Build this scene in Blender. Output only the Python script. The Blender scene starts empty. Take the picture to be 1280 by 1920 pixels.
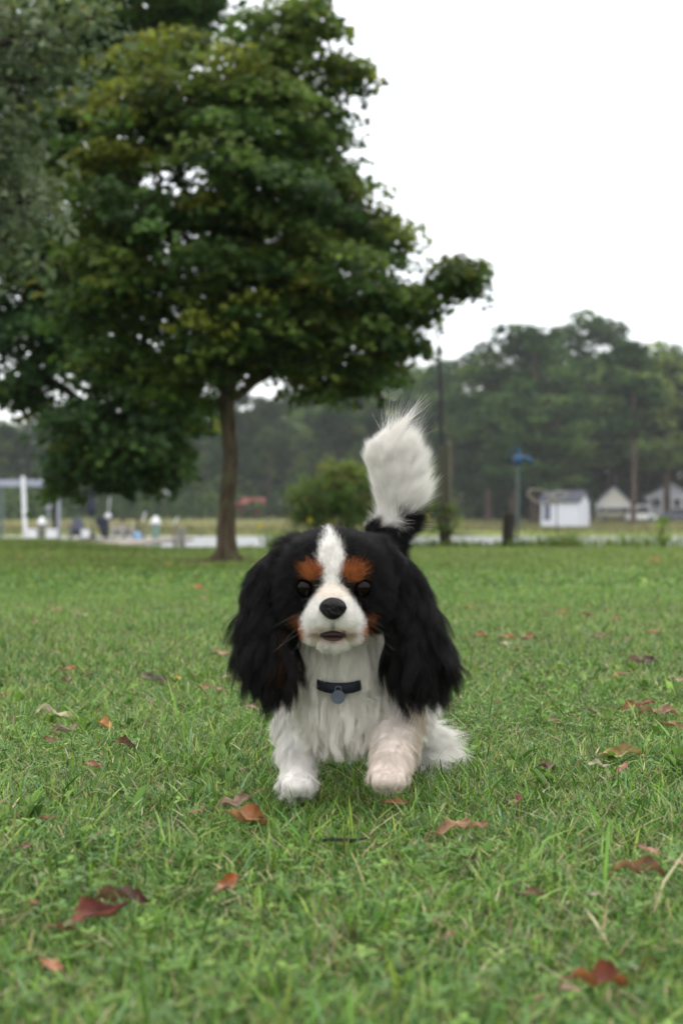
import bpy, math, random
import numpy as np
from mathutils import Vector, kdtree
R = math.radians
SC = bpy.context.scene
COL = SC.collection

# ------------------------------------------------------------------ camera
CAMH, FPX, HOR = 0.38, 3000.0, 975.0
cam_d = bpy.data.cameras.new("camera")
cam = bpy.data.objects.new("camera", cam_d); COL.objects.link(cam)
cam.location = (0, 0, CAMH)
cam.rotation_euler = (R(90) + math.atan((HOR-960.0)/FPX), 0, 0)
cam_d.sensor_fit = 'VERTICAL'; cam_d.sensor_height = 36; cam_d.sensor_width = 24
cam_d.lens = FPX/1920*36
cam_d.clip_start = 0.05; cam_d.clip_end = 2000
cam_d.dof.use_dof = True; cam_d.dof.focus_distance = 2.35; cam_d.dof.aperture_fstop = 5.6
SC.camera = cam

# ------------------------------------------------------------------ sky and sun (bright overcast)
SUN_EL, SUN_ROT = R(50), R(200)
w = bpy.data.worlds.new("World"); SC.world = w; w.use_nodes = True
nt = w.node_tree; nt.nodes.clear()
out = nt.nodes.new('ShaderNodeOutputWorld'); bg = nt.nodes.new('ShaderNodeBackground'); bg2 = nt.nodes.new('ShaderNodeBackground')
add = nt.nodes.new('ShaderNodeAddShader')
sky = nt.nodes.new('ShaderNodeTexSky'); sky.sky_type = 'NISHITA'; sky.sun_disc = False
sky.sun_elevation = SUN_EL; sky.sun_rotation = SUN_ROT
nt.links.new(sky.outputs[0], bg.inputs[0]); bg.inputs[1].default_value = 0.05
# cloud cover: an even white overcast, brighter overhead
tc = nt.nodes.new('ShaderNodeTexCoord'); sp = nt.nodes.new('ShaderNodeSeparateXYZ')
mr = nt.nodes.new('ShaderNodeMapRange'); mr.inputs[1].default_value = 0; mr.inputs[2].default_value = 1
mr.inputs[3].default_value = 1.0; mr.inputs[4].default_value = 2.5
nt.links.new(tc.outputs['Generated'], sp.inputs[0]); nt.links.new(sp.outputs[2], mr.inputs[0])
bg2.inputs[0].default_value = (1.0, 0.99, 0.975, 1)
nt.links.new(mr.outputs[0], bg2.inputs[1])
nt.links.new(bg.outputs[0], add.inputs[0]); nt.links.new(bg2.outputs[0], add.inputs[1]); nt.links.new(add.outputs[0], out.inputs[0])
sd = bpy.data.lights.new("sun", 'SUN'); sd.energy = 0.7; sd.angle = R(25); sd.color = (1, .97, .92)
so = bpy.data.objects.new("sun", sd); COL.objects.link(so)
so.rotation_euler = (R(90)-SUN_EL, 0, R(180)-SUN_ROT + R(180))
SC.view_settings.view_transform = 'Standard'; SC.view_settings.look = 'None'
SC.view_settings.exposure = 0.06; SC.view_settings.gamma = 1.0
SC.cycles.max_bounces = 6; SC.cycles.diffuse_bounces = 3; SC.cycles.glossy_bounces = 2
SC.cycles.transmission_bounces = 3; SC.cycles.transparent_max_bounces = 8; SC.cycles.volume_bounces = 1
SC.cycles.use_denoising = True
SC.cycles_curves.shape = 'RIBBONS'

# ------------------------------------------------------------------ helpers
def W(px, py, Y):
    return np.array(((px-640)*Y/FPX, Y, CAMH+(HOR-py)*Y/FPX))
def lin(c):
    return tuple(((v/255.0+.055)/1.055)**2.4 if v/255.0 > .04045 else v/255.0/12.92 for v in c)
def tag(o, label=None, cat=None, group=None, kind=None):
    if label: o['label'] = label
    if cat: o['category'] = cat
    if group: o['group'] = group
    if kind: o['kind'] = kind
    return o
ORG = {}
def org(o):
    return ORG.get(o.name, np.zeros(3)) if o is not None else np.zeros(3)
def thing(name, label, cat, loc=(0, 0, 0), group=None):
    o = bpy.data.objects.new(name, None); COL.objects.link(o); o.location = tuple(loc)
    o.empty_display_size = .1
    ORG[o.name] = np.array(loc, float)
    return tag(o, label, cat, group)
def link(name, me, m, parent=None, origin=None):
    """mesh in world coordinates -> object; vertices are made relative to the parent (or to origin)"""
    o = bpy.data.objects.new(name, me); COL.objects.link(o)
    if m is not None: me.materials.append(m)
    if parent is not None:
        o.parent = parent; off = org(parent)
        if origin is not None:
            o.location = tuple(np.array(origin)-off); off = np.array(origin, float)
    else:
        off = np.array(origin if origin is not None else (0, 0, 0), float); o.location = tuple(off)
    ORG[o.name] = off
    n = len(me.vertices)
    if n:
        co = np.empty(n*3, np.float32); me.vertices.foreach_get('co', co)
        co = co.reshape(-1, 3)-off.astype(np.float32)
        me.vertices.foreach_set('co', co.ravel()); me.update()
    return o
def np_mesh(name, v, faces, tint=None, smooth=False):
    """faces: one (M,k) array or list of such arrays"""
    if not isinstance(faces, list): faces = [faces]
    me = bpy.data.meshes.new(name)
    v = np.asarray(v, np.float32)
    me.vertices.add(len(v)); me.vertices.foreach_set('co', v.ravel())
    li = np.concatenate([f.ravel() for f in faces]).astype(np.int32)
    tot = np.concatenate([np.full(len(f), f.shape[1]) for f in faces]).astype(np.int32)
    st = np.concatenate([[0], np.cumsum(tot)[:-1]]).astype(np.int32)
    me.loops.add(len(li)); me.loops.foreach_set('vertex_index', li)
    me.polygons.add(len(tot)); me.polygons.foreach_set('loop_start', st)
    me.polygons.foreach_set('use_smooth', np.full(len(tot), smooth))
    me.update(calc_edges=True)
    if tint is not None:
        a = me.attributes.new('tint', 'FLOAT_COLOR', 'POINT')
        c = np.ones((len(v), 4), np.float32); c[:, :3] = tint
        a.data.foreach_set('color', c.ravel())
    return me

class MB:
    def __init__(s): s.v = []; s.f = []
    def box(s, c, d, rot=0.0, tilt=0.0):
        cx, cy, cz = c; hx, hy, hz = d[0]/2, d[1]/2, d[2]/2
        n = len(s.v); bv = min(hx, hy, hz)*.12
        # chamfered box: 24 verts
        pts = []
        for sx in (-1, 1):
            for sy in (-1, 1):
                for sz in (-1, 1):
                    pts.append((sx*(hx-bv), sy*(hy-bv), sz*hz)); pts.append((sx*(hx-bv), sy*hy, sz*(hz-bv))); pts.append((sx*hx, sy*(hy-bv), sz*(hz-bv)))
        ca, sa = math.cos(rot), math.sin(rot); ct, stt = math.cos(tilt), math.sin(tilt)
        for (x, y, z) in pts:
            x, z = x*ct+z*stt, -x*stt+z*ct
            s.v.append((cx+x*ca-y*sa, cy+x*sa+y*ca, cz+z))
        def I(sx, sy, sz, k): return n+(((sx > 0)*4+(sy > 0)*2+(sz > 0))*3+k)
        for sz in (-1, 1):
            q = [I(-1, -1, sz, 0), I(1, -1, sz, 0), I(1, 1, sz, 0), I(-1, 1, sz, 0)]; s.f.append(q if sz > 0 else q[::-1])
        for sy in (-1, 1):
            q = [I(-1, sy, -1, 1), I(1, sy, -1, 1), I(1, sy, 1, 1), I(-1, sy, 1, 1)]; s.f.append(q if sy < 0 else q[::-1])
        for sx in (-1, 1):
            q = [I(sx, -1, -1, 2), I(sx, 1, -1, 2), I(sx, 1, 1, 2), I(sx, -1, 1, 2)]; s.f.append(q if sx > 0 else q[::-1])
        for a in (-1, 1):
            for b in (-1, 1):
                s.f.append([I(-1, a, b, 0), I(1, a, b, 0), I(1, a, b, 1), I(-1, a, b, 1)])
                s.f.append([I(a, -1, b, 0), I(a, 1, b, 0), I(a, 1, b, 2), I(a, -1, b, 2)])
                s.f.append([I(a, b, -1, 1), I(a, b, 1, 1), I(a, b, 1, 2), I(a, b, -1, 2)])
                for c2 in (-1, 1):
                    s.f.append([I(a, b, c2, 0), I(a, b, c2, 1), I(a, b, c2, 2)])
        return s
    def tube(s, pts, rad, n=8, cap=True, closed=False, flat=1.0, wob=0.0, seed=0):
        pts = [np.array(p, float) for p in pts]
        if not hasattr(rad, '__len__'): rad = [rad]*len(pts)
        rnd = random.Random(seed); base = len(s.v); m = len(pts)
        up = np.array((0.0, 0, 1))
        for i, p in enumerate(pts):
            if closed: t = pts[(i+1) % m]-pts[(i-1) % m]
            else: t = pts[min(i+1, m-1)]-pts[max(i-1, 0)]
            t = t/(np.linalg.norm(t)+1e-9)
            if i == 0:
                a = np.cross(t, up if abs(t[2]) < .9 else np.array((1.0, 0, 0)))
            else:
                a = a-t*np.dot(a, t)
            a = a/(np.linalg.norm(a)+1e-9); b = np.cross(t, a)
            for k in range(n):
                an = 2*math.pi*k/n; r = rad[i]*(1+wob*(rnd.random()-.5))
                s.v.append(tuple(p+a*math.cos(an)*r+b*math.sin(an)*r*flat))
        segs = m if closed else m-1
        for i in range(segs):
            j = (i+1) % m
            for k in range(n):
                k2 = (k+1) % n
                s.f.append([base+i*n+k, base+i*n+k2, base+j*n+k2, base+j*n+k])
        if cap and not closed:
            s.f.append([base+k for k in range(n)][::-1]); s.f.append([base+(m-1)*n+k for k in range(n)])
        return s
    def ball(s, c, r, nu=16, nv=10):
        if not hasattr(r, '__len__'): r = (r, r, r)
        b = len(s.v)
        s.v.append((c[0], c[1], c[2]+r[2]))
        for j in range(1, nv):
            th = math.pi*j/nv
            for k in range(nu):
                ph = 2*math.pi*k/nu
                s.v.append((c[0]+r[0]*math.sin(th)*math.cos(ph), c[1]+r[1]*math.sin(th)*math.sin(ph), c[2]+r[2]*math.cos(th)))
        s.v.append((c[0], c[1], c[2]-r[2])); e = len(s.v)-1
        for k in range(nu):
            k2 = (k+1) % nu
            s.f.append([b, b+1+k, b+1+k2]); s.f.append([e, e-nu+k2, e-nu+k])
            for j in range(nv-2):
                s.f.append([b+1+j*nu+k, b+1+(j+1)*nu+k, b+1+(j+1)*nu+k2, b+1+j*nu+k2])
        return s
    def poly(s, pts, quads):
        b = len(s.v); s.v += [tuple(p) for p in pts]; s.f += [[b+i for i in q] for q in quads]; return s
    def prism(s, outline, y0, y1):
        """outline in (x,z), extruded in y"""
        b = len(s.v); n = len(outline)
        s.v += [(x, y0, z) for x, z in outline]+[(x, y1, z) for x, z in outline]
        s.f.append([b+i for i in range(n)]); s.f.append([b+n+i for i in range(n)][::-1])
        for i in range(n):
            j = (i+1) % n; s.f.append([b+j, b+i, b+n+i, b+n+j])
        return s
    def build(s, name, m, parent=None, origin=None, smooth=False):
        me = bpy.data.meshes.new(name); me.from_pydata([tuple(map(float, p)) for p in s.v], [], s.f); me.update()
        if smooth: me.polygons.foreach_set('use_smooth', [True]*len(me.polygons))
        import bmesh
        bm = bmesh.new(); bm.from_mesh(me); bmesh.ops.recalc_face_normals(bm, faces=bm.faces); bm.to_mesh(me); bm.free()
        return link(name, me, m, parent, origin)

def nodes(m):
    m.use_nodes = True; t = m.node_tree
    return t, t.nodes, t.links, t.nodes['Principled BSDF']
def mat(name, col, rough=.7, var=.25, scale=20, bump=.0, metal=0, spec=.3, col2=None, stretch=(1, 1, 1), detail=6):
    m = bpy.data.materials.new(name); t, N, L, b = nodes(m)
    c = lin(col); c2 = lin(col2) if col2 else tuple(v*(1-var) for v in c)
    tc = N.new('ShaderNodeTexCoord'); mp = N.new('ShaderNodeMapping'); mp.inputs['Scale'].default_value = stretch
    no = N.new('ShaderNodeTexNoise'); no.inputs['Scale'].default_value = scale; no.inputs['Detail'].default_value = detail
    L.new(tc.outputs['Object'], mp.inputs[0]); L.new(mp.outputs[0], no.inputs['Vector'])
    cr = N.new('ShaderNodeValToRGB'); cr.color_ramp.elements[0].position = .35; cr.color_ramp.elements[1].position = .65
    cr.color_ramp.elements[0].color = (*c2, 1); cr.color_ramp.elements[1].color = (*c, 1)
    L.new(no.outputs[0], cr.inputs[0]); L.new(cr.outputs[0], b.inputs['Base Color'])
    b.inputs['Roughness'].default_value = rough; b.inputs['Metallic'].default_value = metal
    b.inputs['Specular IOR Level'].default_value = spec
    if bump:
        bp = N.new('ShaderNodeBump'); bp.inputs['Strength'].default_value = bump; bp.inputs['Distance'].default_value = .02
        L.new(no.outputs[0], bp.inputs['Height']); L.new(bp.outputs[0], b.inputs['Normal'])
    return m
def tint_mat(name, rough=.6, trans=.35, spec=.25, objvar=0.0, gain=1.0):
    """leaf / blade material: albedo from the mesh's own tint, thin and partly translucent"""
    m = bpy.data.materials.new(name); t, N, L, b = nodes(m)
    at = N.new('ShaderNodeAttribute'); at.attribute_name = 'tint'
    src = at.outputs['Color']
    if objvar:
        oi = N.new('ShaderNodeObjectInfo'); hs = N.new('ShaderNodeHueSaturation')
        m1 = N.new('ShaderNodeMapRange'); m1.inputs[3].default_value = 1-objvar; m1.inputs[4].default_value = 1+objvar
        m2 = N.new('ShaderNodeMath'); m2.operation = 'MULTIPLY_ADD'; m2.inputs[1].default_value = -.05; m2.inputs[2].default_value = .515
        L.new(oi.outputs['Random'], m1.inputs[0]); L.new(m1.outputs[0], hs.inputs['Value']); L.new(oi.outputs['Random'], m2.inputs[0])
        L.new(m2.outputs[0], hs.inputs['Hue'])
        L.new(src, hs.inputs['Color']); src = hs.outputs[0]
    b.inputs['Roughness'].default_value = rough; b.inputs['Specular IOR Level'].default_value = spec
    L.new(src, b.inputs['Base Color'])
    if trans:
        tr = N.new('ShaderNodeBsdfTranslucent'); mx = N.new('ShaderNodeMixShader'); mx.inputs[0].default_value = trans
        L.new(src, tr.inputs[0]); L.new(b.outputs[0], mx.inputs[1]); L.new(tr.outputs[0], mx.inputs[2])
        L.new(mx.outputs[0], N['Material Output'].inputs[0])
    return m
def sstep(a, b, x):
    t = np.clip((x-a)/(b-a), 0, 1); return t*t*(3-2*t)
def vnoise(x, y, s, seed=0):
    """smooth 2-D value noise 0..1"""
    x = np.asarray(x)*s+seed*17.3; y = np.asarray(y)*s+seed*7.7
    xi = np.floor(x).astype(int); yi = np.floor(y).astype(int); fx = x-xi; fy = y-yi
    fx = fx*fx*(3-2*fx); fy = fy*fy*(3-2*fy)
    def h(i, j):
        n = np.sin(i*127.1+j*311.7+seed*74.7)*43758.5453; return n-np.floor(n)
    return (h(xi, yi)*(1-fx)+h(xi+1, yi)*fx)*(1-fy)+(h(xi, yi+1)*(1-fx)+h(xi+1, yi+1)*fx)*fy

# ------------------------------------------------------------------ ground, water
EDGE = 21.6
WATER_Z = -1.12
def gz(x, y):
    x = np.asarray(x, float); y = np.asarray(y, float)
    z = .115*sstep(2.2, 4.2, -x)*sstep(13, 20.5, y)+.012*(vnoise(x, y, .5, 3)-.5)*sstep(3, 8, y)
    z = z-.03*sstep(5, 9, x)*sstep(12, 22, y)
    e = EDGE+.5*(vnoise(x, y*0, .6, 5)-.5)
    z = z-2.2*sstep(e, e+5, y)
    return z
def grid(name, x0, x1, y0, y1, nx, ny, zf, m, ypow=1.0):
    xs = np.linspace(x0, x1, nx); ys = y0+(y1-y0)*np.linspace(0, 1, ny)**ypow
    X, Y = np.meshgrid(xs, ys); Z = zf(X, Y)
    v = np.stack([X.ravel(), Y.ravel(), Z.ravel()], 1)
    i = np.arange(nx*ny).reshape(ny, nx)
    f = np.stack([i[:-1, :-1].ravel(), i[:-1, 1:].ravel(), i[1:, 1:].ravel(), i[1:, :-1].ravel()], 1)
    o = link(name, np_mesh(name, v, f, smooth=True), m); tag(o, kind='structure'); return o

m = bpy.data.materials.new('lawn_soil'); t, N, L, b = nodes(m)
tc = N.new('ShaderNodeTexCoord'); n1 = N.new('ShaderNodeTexNoise'); n1.inputs['Scale'].default_value = 26; n1.inputs['Detail'].default_value = 8
n2 = N.new('ShaderNodeTexNoise'); n2.inputs['Scale'].default_value = .8
L.new(tc.outputs['Object'], n1.inputs['Vector']); L.new(tc.outputs['Object'], n2.inputs['Vector'])
cr = N.new('ShaderNodeValToRGB'); e = cr.color_ramp.elements
e[0].position = .3; e[0].color = (*lin((50, 54, 30)), 1); e[1].position = .7; e[1].color = (*lin((74, 86, 44)), 1)
L.new(n1.outputs[0], cr.inputs[0]); L.new(cr.outputs[0], b.inputs['Base Color']); b.inputs['Roughness'].default_value = .95
b.inputs['Specular IOR Level'].default_value = .1
MSOIL = m
grid('lawn', -34, 34, -6, 40, 180, 260, gz, MSOIL)
def far_z(x, y):
    z = -2.4+1.75*sstep(143, 148.5, y+3*(vnoise(x, y*0, .05, 2)-.5)) + .35*sstep(150, 175, y)+.75*sstep(162, 188, y)+.02*(np.maximum(y, 190)-190)
    return z+.08*(vnoise(x, y, .3, 8)-.5)
m = bpy.data.materials.new('marsh'); t, N, L, b = nodes(m)
ge = N.new('ShaderNodeNewGeometry'); s2 = N.new('ShaderNodeSeparateXYZ'); L.new(ge.outputs['Position'], s2.inputs[0])
no = N.new('ShaderNodeTexNoise'); no.inputs['Scale'].default_value = .25; L.new(ge.outputs['Position'], no.inputs['Vector'])
mr = N.new('ShaderNodeMapRange'); mr.inputs[1].default_value = 143; mr.inputs[2].default_value = 190; L.new(s2.outputs[1], mr.inputs[0])
ma = N.new('ShaderNodeMath'); ma.operation = 'MULTIPLY_ADD'; ma.inputs[1].default_value = .25; L.new(no.outputs[0], ma.inputs[0]); L.new(mr.outputs[0], ma.inputs[2])
cr = N.new('ShaderNodeValToRGB'); cr.color_ramp.elements[0].position = .12; cr.color_ramp.elements[0].color = (*lin((52, 50, 38)), 1)
cr.color_ramp.elements[1].position = 1; cr.color_ramp.elements[1].color = (*lin((92, 100, 62)), 1)
for p, c in ((.2, (112, 122, 66)), (.42, (122, 124, 74)), (.62, (140, 126, 92)), (.78, (118, 122, 74))):
    q = cr.color_ramp.elements.new(p); q.color = (*lin(c), 1)
L.new(ma.outputs[0], cr.inputs[0]); L.new(cr.outputs[0], b.inputs['Base Color']); b.inputs['Roughness'].default_value = 1; b.inputs['Specular IOR Level'].default_value = .05
grid('far_shore', -150, 150, 138, 330, 120, 160, far_z, m)
m = bpy.data.materials.new('river_water'); t, N, L, b = nodes(m)
b.inputs['Base Color'].default_value = (.22, .23, .23, 1); b.inputs['Roughness'].default_value = .6; b.inputs['IOR'].default_value = 1.33
b.inputs['Specular IOR Level'].default_value = .5
tc = N.new('ShaderNodeTexCoord'); mp = N.new('ShaderNodeMapping'); mp.inputs['Scale'].default_value = (.8, 1.6, 1)
no = N.new('ShaderNodeTexNoise'); no.inputs['Scale'].default_value = 3.0; no.inputs['Detail'].default_value = 5
bp = N.new('ShaderNodeBump'); bp.inputs['Strength'].default_value = 1; bp.inputs['Distance'].default_value = .05
L.new(tc.outputs['Object'], mp.inputs[0]); L.new(mp.outputs[0], no.inputs['Vector']); L.new(no.outputs[0], bp.inputs['Height']); L.new(bp.outputs[0], b.inputs['Normal'])
def wz(x, y): return np.full_like(x, WATER_Z)
grid('river_water', -150, 150, 26.0, 150, 3, 3, wz, m)

# ------------------------------------------------------------------ grass
rng = np.random.default_rng(7)
MG = tint_mat('grass_blade', rough=.5, trans=.3, spec=.35)
PAL = np.array([lin(c) for c in ((78, 114, 42), (98, 134, 54), (58, 92, 34), (88, 122, 76), (124, 140, 62), (66, 104, 46), (108, 140, 52), (128, 146, 84))])
PALF = np.array([lin(c) for c in ((92, 116, 44), (108, 128, 54), (78, 104, 38), (120, 130, 62), (98, 122, 48))])
STRAW = np.array([lin(c) for c in ((150, 138, 96), (128, 112, 76), (172, 164, 126), (104, 82, 58))])
def sample_area(n, y0, y1, marg=.5, half=.30):
    """points of even density in the widening wedge in front of the camera"""
    Y = []
    while sum(map(len, Y)) < n:
        y = rng.uniform(y0, y1, n); keep = rng.uniform(0, 1, n) < (half*y+marg)/(half*y1+marg); Y.append(y[keep])
    y = np.concatenate(Y)[:n]; x = rng.uniform(-1, 1, n)*(half*y+marg); return x, y
def blades(x, y, z, L, wd, lean, bend, tint, segs=3):
    n = len(x); th = rng.uniform(0, 2*np.pi, n); d = np.stack([np.cos(th), np.sin(th)], 1)
    sa = th+np.pi/2+rng.normal(0, .6, n); sv = np.stack([np.cos(sa), np.sin(sa)], 1)
    ts = {3: (0, .4, .75, 1), 2: (0, .55, 1)}[segs]; ws = {3: (.8, 1, .7, 0), 2: (1, .8, 0)}[segs]
    out = []; cols = []
    for t_, w_ in zip(ts, ws):
        h = (lean*t_+bend*t_*t_)*L; zz = z+L*(t_*np.sqrt(np.clip(1-lean**2, .05, 1))-.45*np.minimum(bend, 1.2)*t_*t_)
        px = x+d[:, 0]*h; py = y+d[:, 1]*h
        if w_ > 0:
            out += [np.stack([px-sv[:, 0]*wd*w_/2, py-sv[:, 1]*wd*w_/2, zz], 1), np.stack([px+sv[:, 0]*wd*w_/2, py+sv[:, 1]*wd*w_/2, zz], 1)]
            cols += [tint, tint]
        else:
            out.append(np.stack([px, py, zz], 1)); cols.append(tint)
    k = len(out); V = np.stack(out, 1).reshape(-1, 3); C = np.stack(cols, 1).reshape(-1, 3)
    b0 = (np.arange(n)*k)[:, None]
    quads = [b0+np.array([[2*i, 2*i+1, 2*i+3, 2*i+2]]) for i in range(segs-1)]
    tri = b0+np.array([[k-3, k-2, k-1]])
    return V, np.concatenate(quads), tri, C
def merge(parts):
    V = []; Q = []; T = []; C = []; o = 0
    for v, q, t_, c in parts:
        V.append(v); C.append(c)
        if q is not None: Q.append(q+o)
        if t_ is not None: T.append(t_+o)
        o += len(v)
    f = []
    if Q: f.append(np.concatenate(Q))
    if T: f.append(np.concatenate(T))
    return np.concatenate(V), f, np.concatenate(C)
def pick(pal, n, jit=.26):
    c = pal[rng.integers(0, len(pal), n)]*(1+rng.normal(0, jit, n))[:, None]; return np.clip(c, .004, 1)
def grass_tint(x, y, n):
    c = pick(PAL, n); f = pick(PALF, n)
    k = np.clip(sstep(8, 15, y+3*(vnoise(x, y, .3, 4)-.5)), 0, 1)
    c = np.where((rng.uniform(0, 1, n) < k)[:, None], f, c)
    patch = vnoise(x, y, 1.6, 9)*.6+vnoise(x, y, 6, 12)*.4
    c = c*(.84+.50*patch)[:, None]*np.array((1.0, 1.05, .92))
    s = rng.uniform(0, 1, n) < .05+.06*(patch > .6)
    c[s] = pick(STRAW, s.sum(), .2)
    return c
parts = []
# near lawn
n = 185000; x, y = sample_area(n, .72, 3.4)
cl = vnoise(x, y, 14, 1); L_ = (.015+.022*cl**1.5+rng.gamma(2, .0035, n)); tall = rng.uniform(0, 1, n) < .022; L_[tall] *= 1.8
parts.append(blades(x, y, gz(x, y), L_, rng.uniform(.0011, .0026, n)*(1+.6*tall), rng.uniform(.05, .75, n), rng.uniform(0, .9, n), grass_tint(x, y, n)))
n = 205000; x, y = sample_area(n, 3.4, 8.5)
cl = vnoise(x, y, 9, 1); L_ = (.02+.026*cl**1.5+rng.gamma(2, .004, n))
parts.append(blades(x, y, gz(x, y), L_, rng.uniform(.002, .0045, n), rng.uniform(.05, .7, n), rng.uniform(0, .9, n), grass_tint(x, y, n), 2))
n = 260000; x, y = sample_area(n, 8.5, 22.2, marg=1.0)
parts.append(blades(x, y, gz(x, y), rng.uniform(.022, .05, n), rng.uniform(.006, .012, n), rng.uniform(.1, .8, n), rng.uniform(0, .9, n), grass_tint(x, y, n), 2))
V, F, C = merge(parts)
o = link('grass', np_mesh('grass', V, F, C), MG); tag(o, 'short mown green lawn grass in front of and behind the dog', 'grass', kind='stuff')
# dry thatch lying between the blades
n = 68000; x, y = sample_area(n, .72, 7)
V, Q, T, C = blades(x, y, gz(x, y)+rng.uniform(.002, .024, n), rng.uniform(.012, .035, n), rng.uniform(.0009, .002, n), rng.uniform(.85, .97, n), rng.uniform(-.1, .4, n), pick(STRAW, n, .25))
o = link('dry_thatch', np_mesh('dry_thatch', V, [Q, T], C), MG); tag(o, 'dry straw coloured thatch lying between the green blades', 'thatch', kind='stuff')
# clover-like broad weeds
def leaflets(x, y, z, s, ang, tilt, tint, asp=.62):
    """small folded oval leaflets, 6 verts each, pointing along ang"""
    n = len(x); d = np.stack([np.cos(ang), np.sin(ang), np.zeros(n)], 1); sd_ = np.stack([-np.sin(ang), np.cos(ang), np.zeros(n)], 1)
    up = np.array((0, 0, 1.0)); d = d*np.cos(tilt)[:, None]+up*np.sin(tilt)[:, None]
    nn = np.cross(d, sd_); P = np.stack([x, y, z], 1); S = s[:, None]
    def q(a, b, c): return P+d*S*a+sd_*S*b*asp+nn*S*c
    vs = [q(0, 0, 0), q(.35, -.45, .12), q(.8, -.38, .1), q(1, 0, -.02), q(.8, .38, .1), q(.35, .45, .12), q(.5, 0, 0)]
    V = np.stack(vs, 1).reshape(-1, 3); C = np.repeat(tint, 7, 0); b0 = (np.arange(n)*7)[:, None]
    T = np.concatenate([b0+np.array([[a, b_, 6]]) for a, b_ in ((0, 1), (1, 2), (2, 3), (3, 4), (4, 5), (5, 0))])
    return V, None, T, C
WPAL = np.array([lin(c) for c in ((86, 122, 44), (102, 138, 54), (74, 108, 44), (116, 146, 62), (92, 122, 60))])
parts = []
n = 13500; x, y = sample_area(n, .72, 4.5); k = vnoise(x, y, 2.2, 21)+.35*vnoise(x, y, 9, 22)
keep = k > .62-.15*(rng.uniform(0, 1, n) < .3); x = x[keep]; y = y[keep]; n = len(x)
hz = rng.uniform(.012, .034, n); a0 = rng.uniform(0, 6.28, n); ss = rng.uniform(.006, .013, n); tt = pick(WPAL, n, .14)
for k in range(3):
    parts.append(leaflets(x, y, gz(x, y)+hz, ss, a0+k*2.094, rng.uniform(-.2, .5, n), tt))
# broader plantain-like leaves in small rosettes
nr = 380; x0, y0 = sample_area(nr, .9, 4.2)
for k in range(6):
    m_ = rng.uniform(0, 1, nr) < .8; a = rng.uniform(0, 6.28, nr)
    parts.append(leaflets(x0[m_], y0[m_], gz(x0[m_], y0[m_])+.006, rng.uniform(.018, .040, m_.sum()), a[m_], rng.uniform(.25, 1.1, m_.sum()), pick(WPAL, m_.sum(), .2), .42))
V, F, C = merge(parts)
o = link('clover', np_mesh('clover', V, F, C), MG); tag(o, 'low clover and broad leaved weeds mixed into the lawn', 'weeds', kind='stuff')
# rough tall grass and weeds on the lip of the bank
n = 15000; x = rng.uniform(-7, 9, n); y = EDGE-.35+rng.gamma(2, .35, n)
kx = vnoise(x, y*0, 1.1, 31); px_ = 640+x*FPX/y
dens = np.where((px_ > 930) & (px_ < 1085), .95, np.where((px_ > 760) & (px_ < 930), .8, np.where(px_ > 1085, .45, np.where(px_ > 500, .7, .10))))
keep = rng.uniform(0, 1, n) < dens; x, y, kx = x[keep], y[keep], kx[keep]; n = len(x); px_ = px_[keep]
h = (.10+.30*kx)*np.where((px_ > 930) & (px_ < 1080), 1.35, np.where(px_ < 500, .35, 1.0))*rng.uniform(.5, 1.1, n)
V, Q, T, C = blades(x, y, gz(x, y)-.02, h, rng.uniform(.008, .02, n), rng.uniform(0, .5, n), rng.uniform(0, .8, n), pick(PALF, n, .2)*np.where(kx > .55, 1.1, .85)[:, None])
parts = [(V, Q, T, C)]
x = rng.uniform(-1, 9, 5000); y = EDGE-.1+rng.gamma(2, .35, 5000); px_ = 640+x*FPX/y
keep = rng.uniform(0, 1, 5000) < np.where((px_ > 960) & (px_ < 1080), .9, .15); x, y = x[keep], y[keep]; n = len(x)
parts.append(leaflets(x, y, gz(x, y)+rng.uniform(.03, .3, n), rng.uniform(.04, .08, n), rng.uniform(0, 6.28, n), rng.uniform(-.3, .8, n), pick(PALF, n, .25), .5))
V, F, C = merge(parts)
o = link('bank_weeds', np_mesh('bank_weeds', V, F, C), MG); tag(o, 'rough taller grass and weeds along the lip of the river bank', 'weeds', kind='stuff')
# marsh grass across the water
n = 42000; x = rng.uniform(-50, 50, n); y = 147.0+rng.gamma(1.4, 7, n); y = np.minimum(y, 200)
MP = np.array([lin(c) for c in ((108, 116, 58), (126, 128, 70), (94, 98, 54), (132, 120, 84))]); MP2 = np.array([lin(c) for c in ((146, 128, 92), (120, 112, 74), (104, 108, 62))])
c = np.where((rng.uniform(0, 1, n) < sstep(155, 172, y))[:, None], pick(MP2, n), pick(MP, n))
V, Q, T, C = blades(x, y, far_z(x, y)-.1, rng.uniform(.25, .75, n)*(.6+.7*vnoise(x, y, .12, 3)), rng.uniform(.06, .16, n), rng.uniform(0, .4, n), rng.uniform(0, .5, n), c, 2)
o = link('marsh_grass', np_mesh('marsh_grass', V, [Q, T], C), MG); tag(o, 'olive and tan marsh grass on the far shore beyond the water', 'marsh grass', kind='stuff')

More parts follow.
